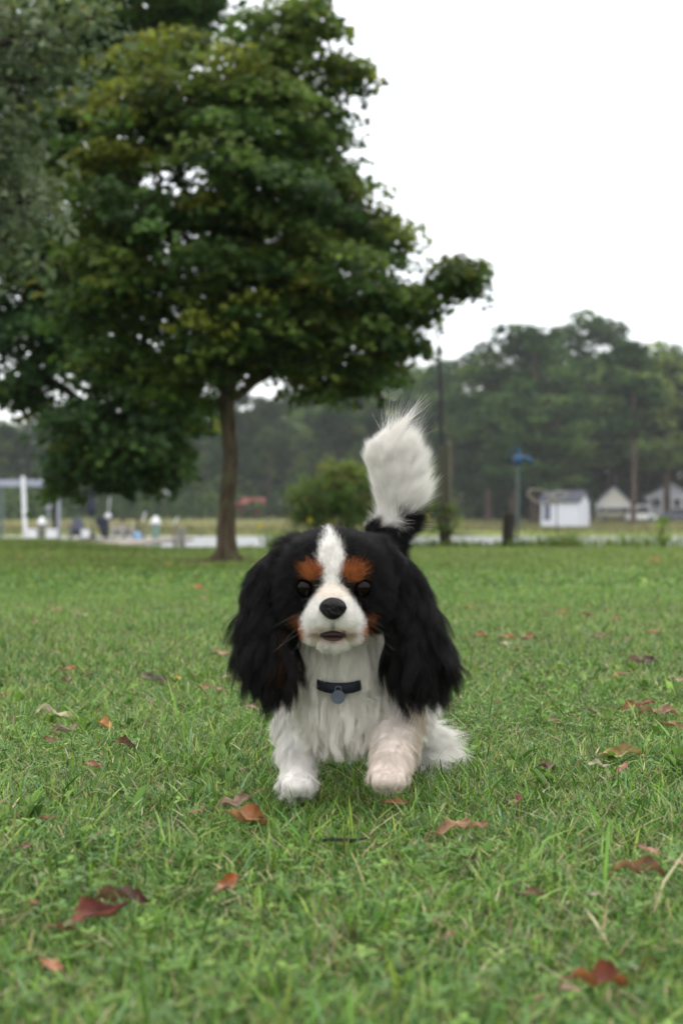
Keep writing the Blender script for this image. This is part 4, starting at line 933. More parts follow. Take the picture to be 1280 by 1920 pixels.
def grad(P, h=.002):
    g = np.stack([sdf(P+np.eye(3)[i]*h)-sdf(P-np.eye(3)[i]*h) for i in range(3)], -1); return g/(np.linalg.norm(g, axis=-1)[:, None]+1e-9)

BLACK = np.array((.0035, .0032, .0038)); WHT = np.array((.88, .85, .80)); TAN = np.array(lin((164, 94, 48))); CREAM = np.array((.70, .61, .50)); PINK = np.array((.78, .68, .60))
def coat_color(P, reg, r_):
    """coat pattern in metres on the head and body (u across, v up, referred to the front of the face)"""
    n = len(P); u = 640+P[:, 0]*FPX/1.975+r_.normal(0, 2.4, n); v = HOR-(P[:, 2]-CAMH)*FPX/1.975+r_.normal(0, 2.8, n)
    c = np.tile(WHT, (n, 1)); R_ = [REG[i] for i in range(len(REG))]; isr = lambda *a: np.isin(reg, [REG.index(q) for q in a])
    hd = isr('head', 'muzzle', 'chin')
    w_ = np.interp(v, [975, 1000, 1012, 1030, 1048, 1066, 1080, 1092, 1104, 1118, 1132, 1150, 1175, 1205], [2, 4, 9, 18, 25, 20, 11, 12, 22, 33, 43, 52, 56, 56]); cx = np.interp(v, [990, 1060, 1200], [617, 622, 625])
    blk = hd & (np.abs(u-cx) > w_) & (v < 1222)
    c[blk] = BLACK
    for (ex, ey, rx, ry) in ((588, 1070, 21, 16), (660, 1071, 23, 18), (569, 1188, 7, 18), (681, 1188, 8, 20), (562, 1156, 6, 10), (688, 1155, 5, 12)):
        t_ = hd & ((((u+r_.normal(0, 2.2, n)-ex)/rx)**2+((v+r_.normal(0, 2.2, n)-ey)/ry)**2) < 1); c[t_] = TAN*(.6+.6*r_.uniform(0, 1, (t_.sum(), 1))); t_ = t_ & (r_.uniform(0, 1, n) < .22) & (v < 1090); c[t_] = BLACK
    mz = hd & (np.abs(u-624) < 32) & (v > 1095) & (v < 1120); c[mz] = c[mz]*np.array((1, .93, .85))
    ph_ = isr('muzzle') & (np.abs(u-624) < 3.2) & (v > 1160) & (v < 1186); c[ph_] = c[ph_]*.22
    rim = isr('muzzle', 'chin') & (v > 1180) & (v < 1190) & (np.abs(u-624) > 18) & (np.abs(u-624) < 46) & (np.abs(v-1182-.12*np.abs(u-624)) < 3); c[rim] = c[rim]*np.array((.45, .34, .32))
    lip = isr('muzzle', 'chin') & (v > 1170) & (v < 1200) & (np.abs(u-624) < 40); c[lip] = c[lip]*np.array((.93, .80, .74))
    e_ = isr('earl', 'earr'); c[e_] = BLACK; t_ = e_ & (((u-528)/11)**2+((v-1180)/52)**2 < 1) & (r_.uniform(0, 1, n) < .30); c[t_] = TAN*.35
    t_ = e_ & (r_.uniform(0, 1, n) < .05); c[t_] = np.array((.02, .014, .012))
    zb = P[:, 2]; nk = isr('neck'); t_ = nk & ((P[:, 1] > 2.10) | (np.abs(P[:, 0]+.003) > .050) & (zb > .2)); c[t_] = BLACK
    bd = isr('body'); t_ = bd & (zb > .215+.02*np.sin(P[:, 1]*40)); c[t_] = BLACK
    t_ = bd & (vnoise(P[:, 0]*10, P[:, 1]*10, 2.0, 3) > .72); c[t_] = WHT
    tl = isr('tail'); t_ = tl & (P[:, 2] < .374+.008*np.sin(P[:, 0]*90)); c[t_] = BLACK
    t_ = tl & ~t_ & (P[:, 0] > .085) & (P[:, 2] > .36) & (P[:, 2] < .45); c[t_] = WHT
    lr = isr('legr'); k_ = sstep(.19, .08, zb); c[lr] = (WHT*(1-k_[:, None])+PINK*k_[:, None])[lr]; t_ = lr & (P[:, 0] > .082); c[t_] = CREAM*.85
    ch = isr('chest', 'neck') & (c[:, 0] > .3); c[ch] = c[ch]*np.array((1, .985, .95))
    hn = isr('hindr', 'hindl') & (zb > .22); c[hn] = BLACK
    return c*(1+r_.normal(0, .06, (n, 1)))
r_d = np.random.default_rng(3)
dreg = region(DV); dcol = np.clip(coat_color(DV, dreg, r_d), .004, 1)
MSKIN = bpy.data.materials.new('dog_skin'); t, N, L, b = nodes(MSKIN); at = N.new('ShaderNodeAttribute'); at.attribute_name = 'tint'; L.new(at.outputs['Color'], b.inputs['Base Color']); b.inputs['Roughness'].default_value = .9; b.inputs['Specular IOR Level'].default_value = .1
dog = link('dog', np_mesh('dog_body', DV, DF, dcol, True), MSKIN, origin=(0.02, 2.15, 0))
tag(dog, 'black, white and tan spaniel with long black ears trotting forward, white tail raised', 'dog')

cc0 = W(634, 1262, 2.09); ring = []
for k in range(40):
    a = 2*math.pi*k/40; d = np.array((math.sin(a), -math.cos(a), -.22*math.cos(a)*1.0)); lo_, hi_ = .01, .14
    for _ in range(18):
        md = (lo_+hi_)/2
        if sdf((cc0+d*md)[None])[0] < .0115-.0155*sstep(.30, .66, min(a, 2*math.pi-a)): lo_ = md
        else: hi_ = md
    ring.append(cc0+d*min(lo_, .085))
ring = np.array(ring); ring = (ring+np.roll(ring, 1, 0)+np.roll(ring, -1, 0))/3+0
RRad = np.linalg.norm((ring-cc0)[:, :2], axis=1)
# fur: strands combed over the surface
tri = np.concatenate([DF[:, [0, 1, 2]], DF[:, [0, 2, 3]]]); ta, tb_, tcc = DV[tri[:, 0]], DV[tri[:, 1]], DV[tri[:, 2]]
area = np.linalg.norm(np.cross(tb_-ta, tcc-ta), axis=1)/2; tcen = (ta+tb_+tcc)/3; treg = region(tcen)
rd = np.random.default_rng(17)
#        dens(per cm2) length  comb (x,y,z)     lift  wave  width(mm) clump  locks per cm2
FUR = {'body': (70, .036, (.1, .8, -.75), .30, .20, .20, .45, 3), 'chest': (190, .054, (0, -.15, -1), .27, .50, .18, .62, 2.2), 'neck': (170, .044, (0, -.1, -1), .27, .30, .18, .5, 3),
       'legl': (230, .019, (0, .1, -1), .27, .18, .18, .40, 6), 'legr': (230, .017, (.05, .2, -1), .25, .10, .18, .35, 6), 'hindl': (110, .030, (0, .4, -1), .35, .3, .20, .45, 3), 'hindr': (170, .034, (.25, .5, -1), .35, .35, .20, .5, 3),
       'head': (300, .012, (0, .75, .45), .34, .10, .16, .30, 14), 'muzzle': (380, .0062, (0, .85, -.35), .30, .05, .15, .2, 20), 'chin': (300, .009, (0, .5, -1), .3, .1, .16, .3, 12),
       'earl': (230, .072, (-.03, 0, -1), .12, .42, .20, .60, 1.9), 'earr': (230, .076, (.12, 0, -1), .14, .46, .20, .60, 1.8), 'tail': (320, .052, (.25, .1, .75), .28, .08, .15, .22, 8)}
def fur(name, regs, m, seed, npt=7):
    rd = np.random.default_rng(seed); allP = []; allR = []; allC = []
    for rg in regs:
        dens, ln, comb, lift, curl, wd, clp, lk = FUR[rg]; mk = np.where(treg == REG.index(rg))[0]
        if not len(mk): continue
        n = int(area[mk].sum()*1e4*dens); pk = mk[rd.choice(len(mk), n, p=area[mk]/area[mk].sum())]
        a, b_ = rd.uniform(0, 1, n), rd.uniform(0, 1, n); f = a+b_ > 1; a[f], b_[f] = 1-a[f], 1-b_[f]
        P = ta[pk]*(1-a-b_)[:, None]+tb_[pk]*a[:, None]+tcc[pk]*b_[:, None]; Nn = grad(P)
        col = coat_color(P, np.full(n, REG.index(rg)), rd)
        L_ = ln*rd.uniform(.65, 1.15, n); cb = np.tile(np.array(comb, float), (n, 1)); up = P[:, 2]; x = P[:, 0]-.0
        hx = P[:, 0]-W(624, 1100, 1.98)[0]; zz = P[:, 2]
        if rg == 'head':
            top = sstep(W(0, 1110, 1.98)[2], W(0, 1060, 1.98)[2], zz); cb = np.stack([hx*14, np.full(n, .5), .55*top-.5*(1-top)], 1); L_ *= .8+.9*sstep(.025, .06, np.abs(hx))+.30*top*sstep(.33, .35, zz)
        if rg == 'muzzle': cb = np.stack([hx*22, np.full(n, .6), (zz-.262)*12], 1); L_ *= .8+.9*sstep(.02, .038, np.abs(hx))
        if rg == 'neck': cb[:, 0] = hx*3; L_ *= np.where(zz > .24, .7, 1)
        if rg in ('chest', 'body'): L_ *= .38+.62*sstep(.085, .135, zz)
        if rg == 'chest': cb[:, 0] = -hx*3+.25*np.sin(P[:, 2]*60+hx*50)
        if rg in EAR:
            s_ = -1 if rg == 'earl' else 1; lowf = sstep(.27, .19, zz); L_ *= (.45+.55*sstep(.345, .30, zz))*(1-.08*sstep(.25, .19, zz))*rd.uniform(.75, 1.1, n); cb[:, 0] += s_*.06*(1-lowf)+(0.15 if s_ > 0 else .12)*lowf*(.4 if s_ > 0 else 1)
            if s_ > 0: cb[:, 0] += .42*lowf*sstep(.088, .115, P[:, 0])
        if rg == 'legl': L_ *= 1+.5*sstep(.05, .02, zz)
        if rg in ('legl', 'legr'): L_ *= 1+.8*sstep(.0, .03, P[:, 1]-2.09); cb[:, 0] += (P[:, 0]-(-.058 if rg == 'legl' else .072))*5
        if rg == 'legl': L_ *= np.where((P[:, 1] < 2.062) & (zz < .06), .42, 1)
        if rg == 'legr': L_ *= np.where((P[:, 1] < 1.992) & (zz < .09), .42, 1)
        if rg == 'hindr': k_ = sstep(.10, .055, zz)*sstep(.095, .115, P[:, 0]); L_ *= 1+1.1*k_; cb[:, 0] += 1.5*k_; cb[:, 2] += .6*k_
        if rg == 'tail':
            k_ = sstep(.365, .395, zz); tx = P[:, 0]-np.interp(zz, [.36, .41, .44, .48], [.075, .084, .078, .070]); tip = sstep(.462, .482, zz)
            cb = np.stack([.12+.30*sstep(-.01, .02, tx)*k_, np.full(n, .1), -.1+.85*k_], 1)
            L_ = L_*(.50+.20*k_+.35*k_*sstep(.0, .02, tx))*(1-.45*tip)
            wisp = (tip > .5) & (rd.uniform(0, 1, n) < .16) & (np.abs(tx-.002) < .016); L_[wisp] *= rd.uniform(1.5, 3.4, wisp.sum()); cb[wisp] = np.array((.62, .1, 1.0))
            b2 = (P[:, 2] < .374); cb[b2] = np.array((.75, 0, .02)); L_[b2] *= 1.25+.5*sstep(0, .02, tx)[b2]
        # locks: strands near one guide share its direction, length and wave, and draw together at the tip
        ng = max(int(area[mk].sum()*1e4*lk), 3); gi = rd.choice(n, ng, replace=False); kd = kdtree.KDTree(ng)
        for i_, g in enumerate(gi): kd.insert(P[g], i_)
        kd.balance(); gk = np.array([kd.find(p+q)[1] for p, q in zip(P, rd.normal(0, .0015, (n, 3)))]); own = gi[gk]
        gj = rd.normal(0, .20, (ng, 3)); cb += gj[gk]+rd.normal(0, .07, (n, 3)); L_ *= rd.uniform(.72, 1.22, ng)[gk]
        phg = rd.uniform(0, 6.28, ng)[gk]; fq = rd.uniform(4.5, 9, ng)[gk]; col = col*rd.uniform(.86, 1.1, ng)[gk][:, None]
        tan = cb-Nn*(cb*Nn).sum(1)[:, None]; tan /= np.linalg.norm(tan, axis=1)[:, None]+1e-6
        lf = (lift*rd.uniform(.7, 1.3, n)*rd.uniform(.6, 1.35, ng)[gk])[:, None]; d0 = tan*(1-lf)+Nn*lf; d0 /= np.linalg.norm(d0, axis=1)[:, None]
        cbn = cb/(np.linalg.norm(cb, axis=1)[:, None]+1e-9); side = np.cross(Nn, tan)[own]; NnG = Nn[own]
        ts = np.linspace(0, 1, npt); S = []; pos = P-Nn*.001
        for j, t_ in enumerate(ts):
            if j:
                soft = .55 if rg in EAR+('tail', 'chest', 'neck', 'body') else .35
                d = d0*(1-t_*soft)+cbn*t_*soft; wv = curl*min(1, t_*2.5)
                d = d+side*(wv*np.cos(phg+t_*fq))[:, None]+NnG*(wv*.6*np.sin(phg+t_*fq))[:, None]
                d /= np.linalg.norm(d, axis=1)[:, None]; pos = pos+d*(L_/(npt-1))[:, None]
            S.append(pos)
        S = np.stack(S, 1); g = S[own]; off = (S-g); fr = (clp*ts**.9)[None, :, None]*rd.uniform(.65, 1.1, (n, 1, 1)); fr = fr*(rd.uniform(0, 1, (n, 1, 1)) > .07); S = S-off*np.minimum(fr, 1)
        # keep strands out of the body
        for j in range(1, npt):
            q = S[:, j]; dd = sdf(q); bad = dd < .0008
            if bad.any(): S[bad, j] = q[bad]+grad(q[bad])*(.0015-dd[bad])[:, None]
        if rg in ('neck', 'chest'):
            for j in range(npt):
                q = S[:, j]-cc0; rr = np.linalg.norm(q[:, :2], axis=1); aa = np.arctan2(q[:, 0], -q[:, 1]); dz = q[:, 2]+.22*np.cos(aa)*rr
                z_ = (np.abs(aa) < .52) & (np.abs(dz) < .0075) & (rr > .02)
                if j == 0: S[z_, 1:] = S[z_, :1]+np.array((0, .0002, -.0002))*np.arange(1, npt)[None, :, None]
                else: S[z_, j:] = S[z_, j-1:j]+np.array((0, .0002, .0001))*np.arange(1, npt-j+1)[None, :, None]
        if rg in ('head', 'muzzle'):
            ok = np.ones(n, bool)
            for e_ in EYES: ok &= (np.linalg.norm(P-e_-np.array((0, -.003, -.002)), axis=1) > .0115) & (np.linalg.norm(S[:, -1]-e_-np.array((0, -.010, -.003)), axis=1) > .0095)
            nc = W(624, 1140, 1.925); ok &= ~((((S[:, -1]-nc)/np.array((.0165, .03, .0145)))**2).sum(1) < 1)
            mc = W(624, 1189, 1.93); ok &= ~((((S[:, -1]-mc)/np.array((.020, .03, .0055)))**2).sum(1) < 1)
            S, col, n = S[ok], col[ok], ok.sum()
        r0 = wd*.0005*rd.uniform(.7, 1.3, n); RR = r0[:, None]*np.interp(ts, [0, .5, 1], [1, .9, .25])[None]
        allP.append(S.reshape(-1, 3)); allR.append(RR.ravel()); allC.append(np.clip(col, .004, 1))
    if name == 'coat':   # whiskers
        k = 10; sd_ = np.where(np.arange(k) % 2 == 0, -1, 1); s0 = W(624, 1160, 1.945)+np.stack([sd_*rd.uniform(.016, .028, k), rd.uniform(-.004, .012, k), rd.normal(0, .006, k)], 1)
        e0 = s0+np.stack([sd_*rd.uniform(.025, .05, k), rd.uniform(-.012, .02, k), rd.uniform(-.03, .008, k)], 1); t_ = np.linspace(0, 1, npt)[None, :, None]
        S = s0[:, None]*(1-t_)+e0[:, None]*t_-np.array((0, 0, .008))*t_**2; allP.append(S.reshape(-1, 3)); allR.append(np.tile(np.interp(np.linspace(0, 1, npt), [0, 1], [.00008, .00003]), k)); allC.append(np.tile(WHT*.35, (k, 1)))
    if name == 'tail_hair':
        k = 130; s0 = W(722, 842, 2.42)+rd.normal(0, 1, (k, 3))*np.array((.009, .006, .010)); e0 = W(788, 757, 2.42)+np.stack([rd.normal(0, .008, k), rd.normal(0, .01, k), rd.normal(0, .008, k)], 1)
        e0 = s0+(e0-s0)*rd.uniform(.45, 1.08, (k, 1)); m0 = W(742, 812, 2.42)+(s0-W(722, 842, 2.42))*.6; t_ = np.linspace(0, 1, npt)[None, :, None]
        m0 = m0+rd.normal(0, .0022, (k, 3)); S = s0[:, None]*(1-t_)**2+2*m0[:, None]*t_*(1-t_)+e0[:, None]*t_**2
        allP.append(S.reshape(-1, 3)); allR.append(np.tile(np.interp(np.linspace(0, 1, npt), [0, 1], [.00016, .00005]), k)); allC.append(np.tile(WHT, (k, 1)))
    P = np.concatenate(allP); Rr = np.concatenate(allR); C = np.concatenate(allC); n = len(C)
    hc = bpy.data.hair_curves.new(name); hc.add_curves([npt]*n)
    hc.attributes['position'].data.foreach_set('vector', (P-org(dog)).astype(np.float32).ravel())
    ra = hc.attributes.get('radius') or hc.attributes.new('radius', 'FLOAT', 'POINT'); ra.data.foreach_set('value', Rr.astype(np.float32))
    ca = hc.attributes.new('tint', 'FLOAT_COLOR', 'CURVE'); c4 = np.ones((n, 4), np.float32); c4[:, :3] = C; ca.data.foreach_set('color', c4.ravel())
    hc.materials.append(m); o = bpy.data.objects.new(name, hc); COL.objects.link(o); o.parent = dog; return o
MFUR = bpy.data.materials.new('fur'); t, N, L, b = nodes(MFUR); at = N.new('ShaderNodeAttribute'); at.attribute_name = 'tint'; L.new(at.outputs['Color'], b.inputs['Base Color'])
b.inputs['Roughness'].default_value = .34; b.inputs['Specular IOR Level'].default_value = .16
fur('coat', ['body', 'chest', 'neck', 'legl', 'legr', 'hindl', 'hindr', 'head', 'muzzle', 'chin'], MFUR, 1)
fur('ear_hair', ['earl'], MFUR, 2, 9); fur('ear_hair', ['earr'], MFUR, 3, 9); fur('tail_hair', ['tail'], MFUR, 4, 10)
# loose long wisps at the tail tip and whiskers
MEYE = bpy.data.materials.new('eye'); t, N, L, b = nodes(MEYE); b.inputs['Base Color'].default_value = (.004, .002, .0015, 1); b.inputs['Roughness'].default_value = .09; b.inputs['Specular IOR Level'].default_value = .14
MNOSE = mat('nose_leather', (15, 14, 15), .5, .3, 120, .5, spec=.25); MLIP = mat('lip', (96, 62, 60), .5, .3, 60, .2); MMOUTH = mat('mouth_dark', (36, 16, 18), .5, .3, 60)
for e_ in EYES:
    o = MB().ball(tuple(e_), .0122, 24, 16).build('eye', MEYE, dog, origin=e_, smooth=True)
nc = W(624, 1141, 1.9235)
mb = MB()
mb.ball(tuple(nc), (.0168, .011, .0135), 24, 14); b0 = len(mb.v)
for i, v_ in enumerate(mb.v):   # heart-shaped pad, narrower below, with two nostrils
    q = np.array(v_)-nc; q[0] *= 1-.28*max(0, -q[2])/.0135
    for s_ in (-1, 1):
        d_ = math.hypot(q[0]-s_*.0078, q[2]+.001); 
        if q[1] < 0 and d_ < .0042: q[1] += .005*(1-d_/.0042)
    if q[1] < 0: q[1] += .002*math.exp(-(q[0]/.0016)**2)
    mb.v[i] = tuple(nc+q)
mb.build('nose', MNOSE, dog, origin=nc, smooth=True)
mc = W(624, 1189, 1.942); mb = MB(); mb.ball(tuple(mc), (.0165, .009, .0042), 18, 10)
mb.v = [(x_, y_, z_-6.5*(x_-mc[0])**2*1.0) for x_, y_, z_ in mb.v]; mouth = mb.build('mouth', MMOUTH, dog, origin=mc, smooth=True)
lc = W(624, 1197, 1.942); MB().tube([lc+np.array((.0125*math.sin(a), .008*(1-math.cos(a)), .001-.002*math.cos(a))) for a in np.linspace(-1.2, 1.2, 13)], [.0008, .0013, .0017, .0019, .0021, .0022, .0022, .0022, .0021, .0019, .0017, .0013, .0008], 8).build('lip', MLIP, mouth, smooth=True)
# collar: a band that follows the neck, with a round tag
mb = MB(); b0 = 0; n = 40
for p in ring:
    d = p-cc0; d = d/np.linalg.norm(d)
    for (dr, dz) in ((.003, -.007), (.005, -.006), (.005, .006), (.003, .007), (.001, .005), (.001, -.005)): mb.v.append(tuple(p+d*dr+np.array((0, 0, dz))))
for k in range(n):
    k2 = (k+1) % n
    for j in range(6): mb.f.append([k*6+j, k*6+(j+1) % 6, k2*6+(j+1) % 6, k2*6+j])
coll = mb.build('collar', mat('dark_nylon', (24, 28, 40), .7, .3, 200, .2), dog, origin=cc0, smooth=True)
fr = ring[0]+np.array((.0, -.010, -.011)); mtag = mat('tag_metal', (96, 102, 116), .35, .2, 60, metal=.7)
MB().tube([fr+np.array((0, -.0012, 0)), fr+np.array((0, .0012, 0))], .0088, 24).build('tag', mtag, coll, origin=fr)
rg_ = ring[0]+np.array((0, -.009, -.0015)); MB().tube([rg_+np.array((.004*math.cos(a), 0, .004*math.sin(a))) for a in np.linspace(0, 6.283, 15)[:-1]], .0008, 6, closed=True).build('ring', mtag, coll, origin=rg_)
# claws on the planted paws
# ------------------------------------------------------------------ fallen leaves
MFL = bpy.data.materials.new('fallen_leaf'); t, N, L, b = nodes(MFL); at = N.new('ShaderNodeAttribute'); at.attribute_name = 'tint'
no = N.new('ShaderNodeTexNoise'); no.inputs['Scale'].default_value = 90; no.inputs['Detail'].default_value = 5; tc = N.new('ShaderNodeTexCoord'); L.new(tc.outputs['Object'], no.inputs['Vector'])
mr = N.new('ShaderNodeMapRange'); mr.inputs[1].default_value = .3; mr.inputs[2].default_value = .7; mr.inputs[3].default_value = .55; mr.inputs[4].default_value = 1.25; L.new(no.outputs[0], mr.inputs[0])
mx = N.new('ShaderNodeMixRGB'); mx.blend_type = 'MULTIPLY'; mx.inputs[0].default_value = 1; L.new(at.outputs['Color'], mx.inputs[1]); L.new(mr.outputs[0], mx.inputs[2]); L.new(mx.outputs[0], b.inputs['Base Color']); b.inputs['Roughness'].default_value = .5; b.inputs['Specular IOR Level'].default_value = .35
tr = N.new('ShaderNodeBsdfTranslucent'); ms = N.new('ShaderNodeMixShader'); ms.inputs[0].default_value = .2; L.new(mx.outputs[0], tr.inputs[0]); L.new(b.outputs[0], ms.inputs[1]); L.new(tr.outputs[0], ms.inputs[2]); L.new(ms.outputs[0], N['Material Output'].inputs[0])
def fallen(px, py, wpx, col, label, curl=.5, ang=None, asp=.55, col2=None, tilt=.42, lift=.018, seed=0, group='leaves fallen on the lawn'):
    r_ = np.random.default_rng(seed+int(px*7+py)); Y = CAMH*FPX/(py-HOR) if py-HOR > 6 else 20; lz = lift+.012; Y = Y*(CAMH-lz)/CAMH
    g = gz(np.array((px-640)*Y/FPX), np.array(Y)); Y = (CAMH-lz-float(g))*FPX/(py-HOR)
    c = W(px, py, Y); L_ = 1.12*wpx*Y/FPX; ang = r_.uniform(-.5, .5) if ang is None else ang
    nu, nv = 21, 9; lob = r_.uniform(0, .24); nt_ = r_.uniform(0, 1, nu)*.22; fold = r_.uniform(.0, .5); U = np.linspace(-.5, .5, nu); Vs = np.linspace(-1, 1, nv); P = []; T_ = []
    p1, p2 = r_.uniform(0, 6.28, 2); curl2 = curl*r_.uniform(.5, 1)*r_.choice((-1, 1))
    for iu, u in enumerate(U):
        s_ = (u+.5); wd = asp*.5*(math.sin(math.pi*min(.995, s_**.8))**.75)*(1-lob*(.5+.5*math.sin(s_*21+p1))-nt_[iu]); 
        for v_ in Vs:
            x_, y_ = u, v_*wd; z_ = curl*.42*(v_*v_)*wd*2-.10*(1-abs(v_))*0+curl2*.4*u*u+.05*math.sin(u*11+p1)+.075*math.sin(u*8+v_*4+p2)*abs(v_)+fold*.6*abs(v_)*wd+r_.normal(0, .010)+curl*.25*u*v_*wd*2
            y_ *= 1-.35*curl*abs(v_); P.append((x_, y_, z_))
            cc_ = np.array(lin(col))*.42+np.array(lin((142, 110, 80)))*.46; 
            if col2 is not None: k_ = 1/(1+math.exp(-(u*9+v_*2+math.sin(p1+v_*3)))); cc_ = cc_*(1-k_)+(np.array(lin(col2))*.55+np.array(lin((104, 78, 58)))*.2)*k_
            cc_ = cc_*np.array((1.12, 1.32, 1.25)); T_.append(np.clip(cc_*(1+.25*math.sin(p2+u*7)*v_)*(1 if abs(v_) > .1 else .8), .004, 1))
    P = np.array(P)*L_; a0, a1, a2 = ang, tilt*r_.uniform(.5, 1.4), r_.uniform(-.3, .3)
    Rx = np.array(((1, 0, 0), (0, math.cos(a1), -math.sin(a1)), (0, math.sin(a1), math.cos(a1)))); Ry = np.array(((math.cos(a2), 0, math.sin(a2)), (0, 1, 0), (-math.sin(a2), 0, math.cos(a2)))); Rz = np.array(((math.cos(a0), -math.sin(a0), 0), (math.sin(a0), math.cos(a0), 0), (0, 0, 1)))
    P = P@(Rz@Ry@Rx).T; P[:, 2] -= P[:, 2].mean(); P = P+c
    i = np.arange(nu*nv).reshape(nu, nv); F = np.stack([i[:-1, :-1].ravel(), i[1:, :-1].ravel(), i[1:, 1:].ravel(), i[:-1, 1:].ravel()], 1)
    T_ = np.array(T_)
    # thin stalk
    st = MB(); e0 = P[i[0, 3]]; d = e0-P[i[1, 3]]; d /= np.linalg.norm(d)+1e-9; st.tube([e0, e0+d*L_*.12, e0+d*L_*.22+np.array((0, 0, -.003))], [.0012, .001, .0007], 5, cap=False)
    nb = len(P); P = np.concatenate([P, np.array(st.v)]); F = np.concatenate([F, np.array(st.f)+nb]); T_ = np.concatenate([T_, np.tile(T_[3]*.6, (len(st.v), 1))])
    o = link('fallen_leaf', np_mesh('fallen_leaf', P, F, T_, True), MFL, origin=c); tag(o, label, 'leaf', group); return o
RB, OR, PK, TN, PU, CR, YE, MA = (112, 62, 46), (186, 92, 44), (176, 112, 104), (176, 134, 98), (98, 66, 72), (196, 190, 150), (204, 164, 60), (70, 28, 36)
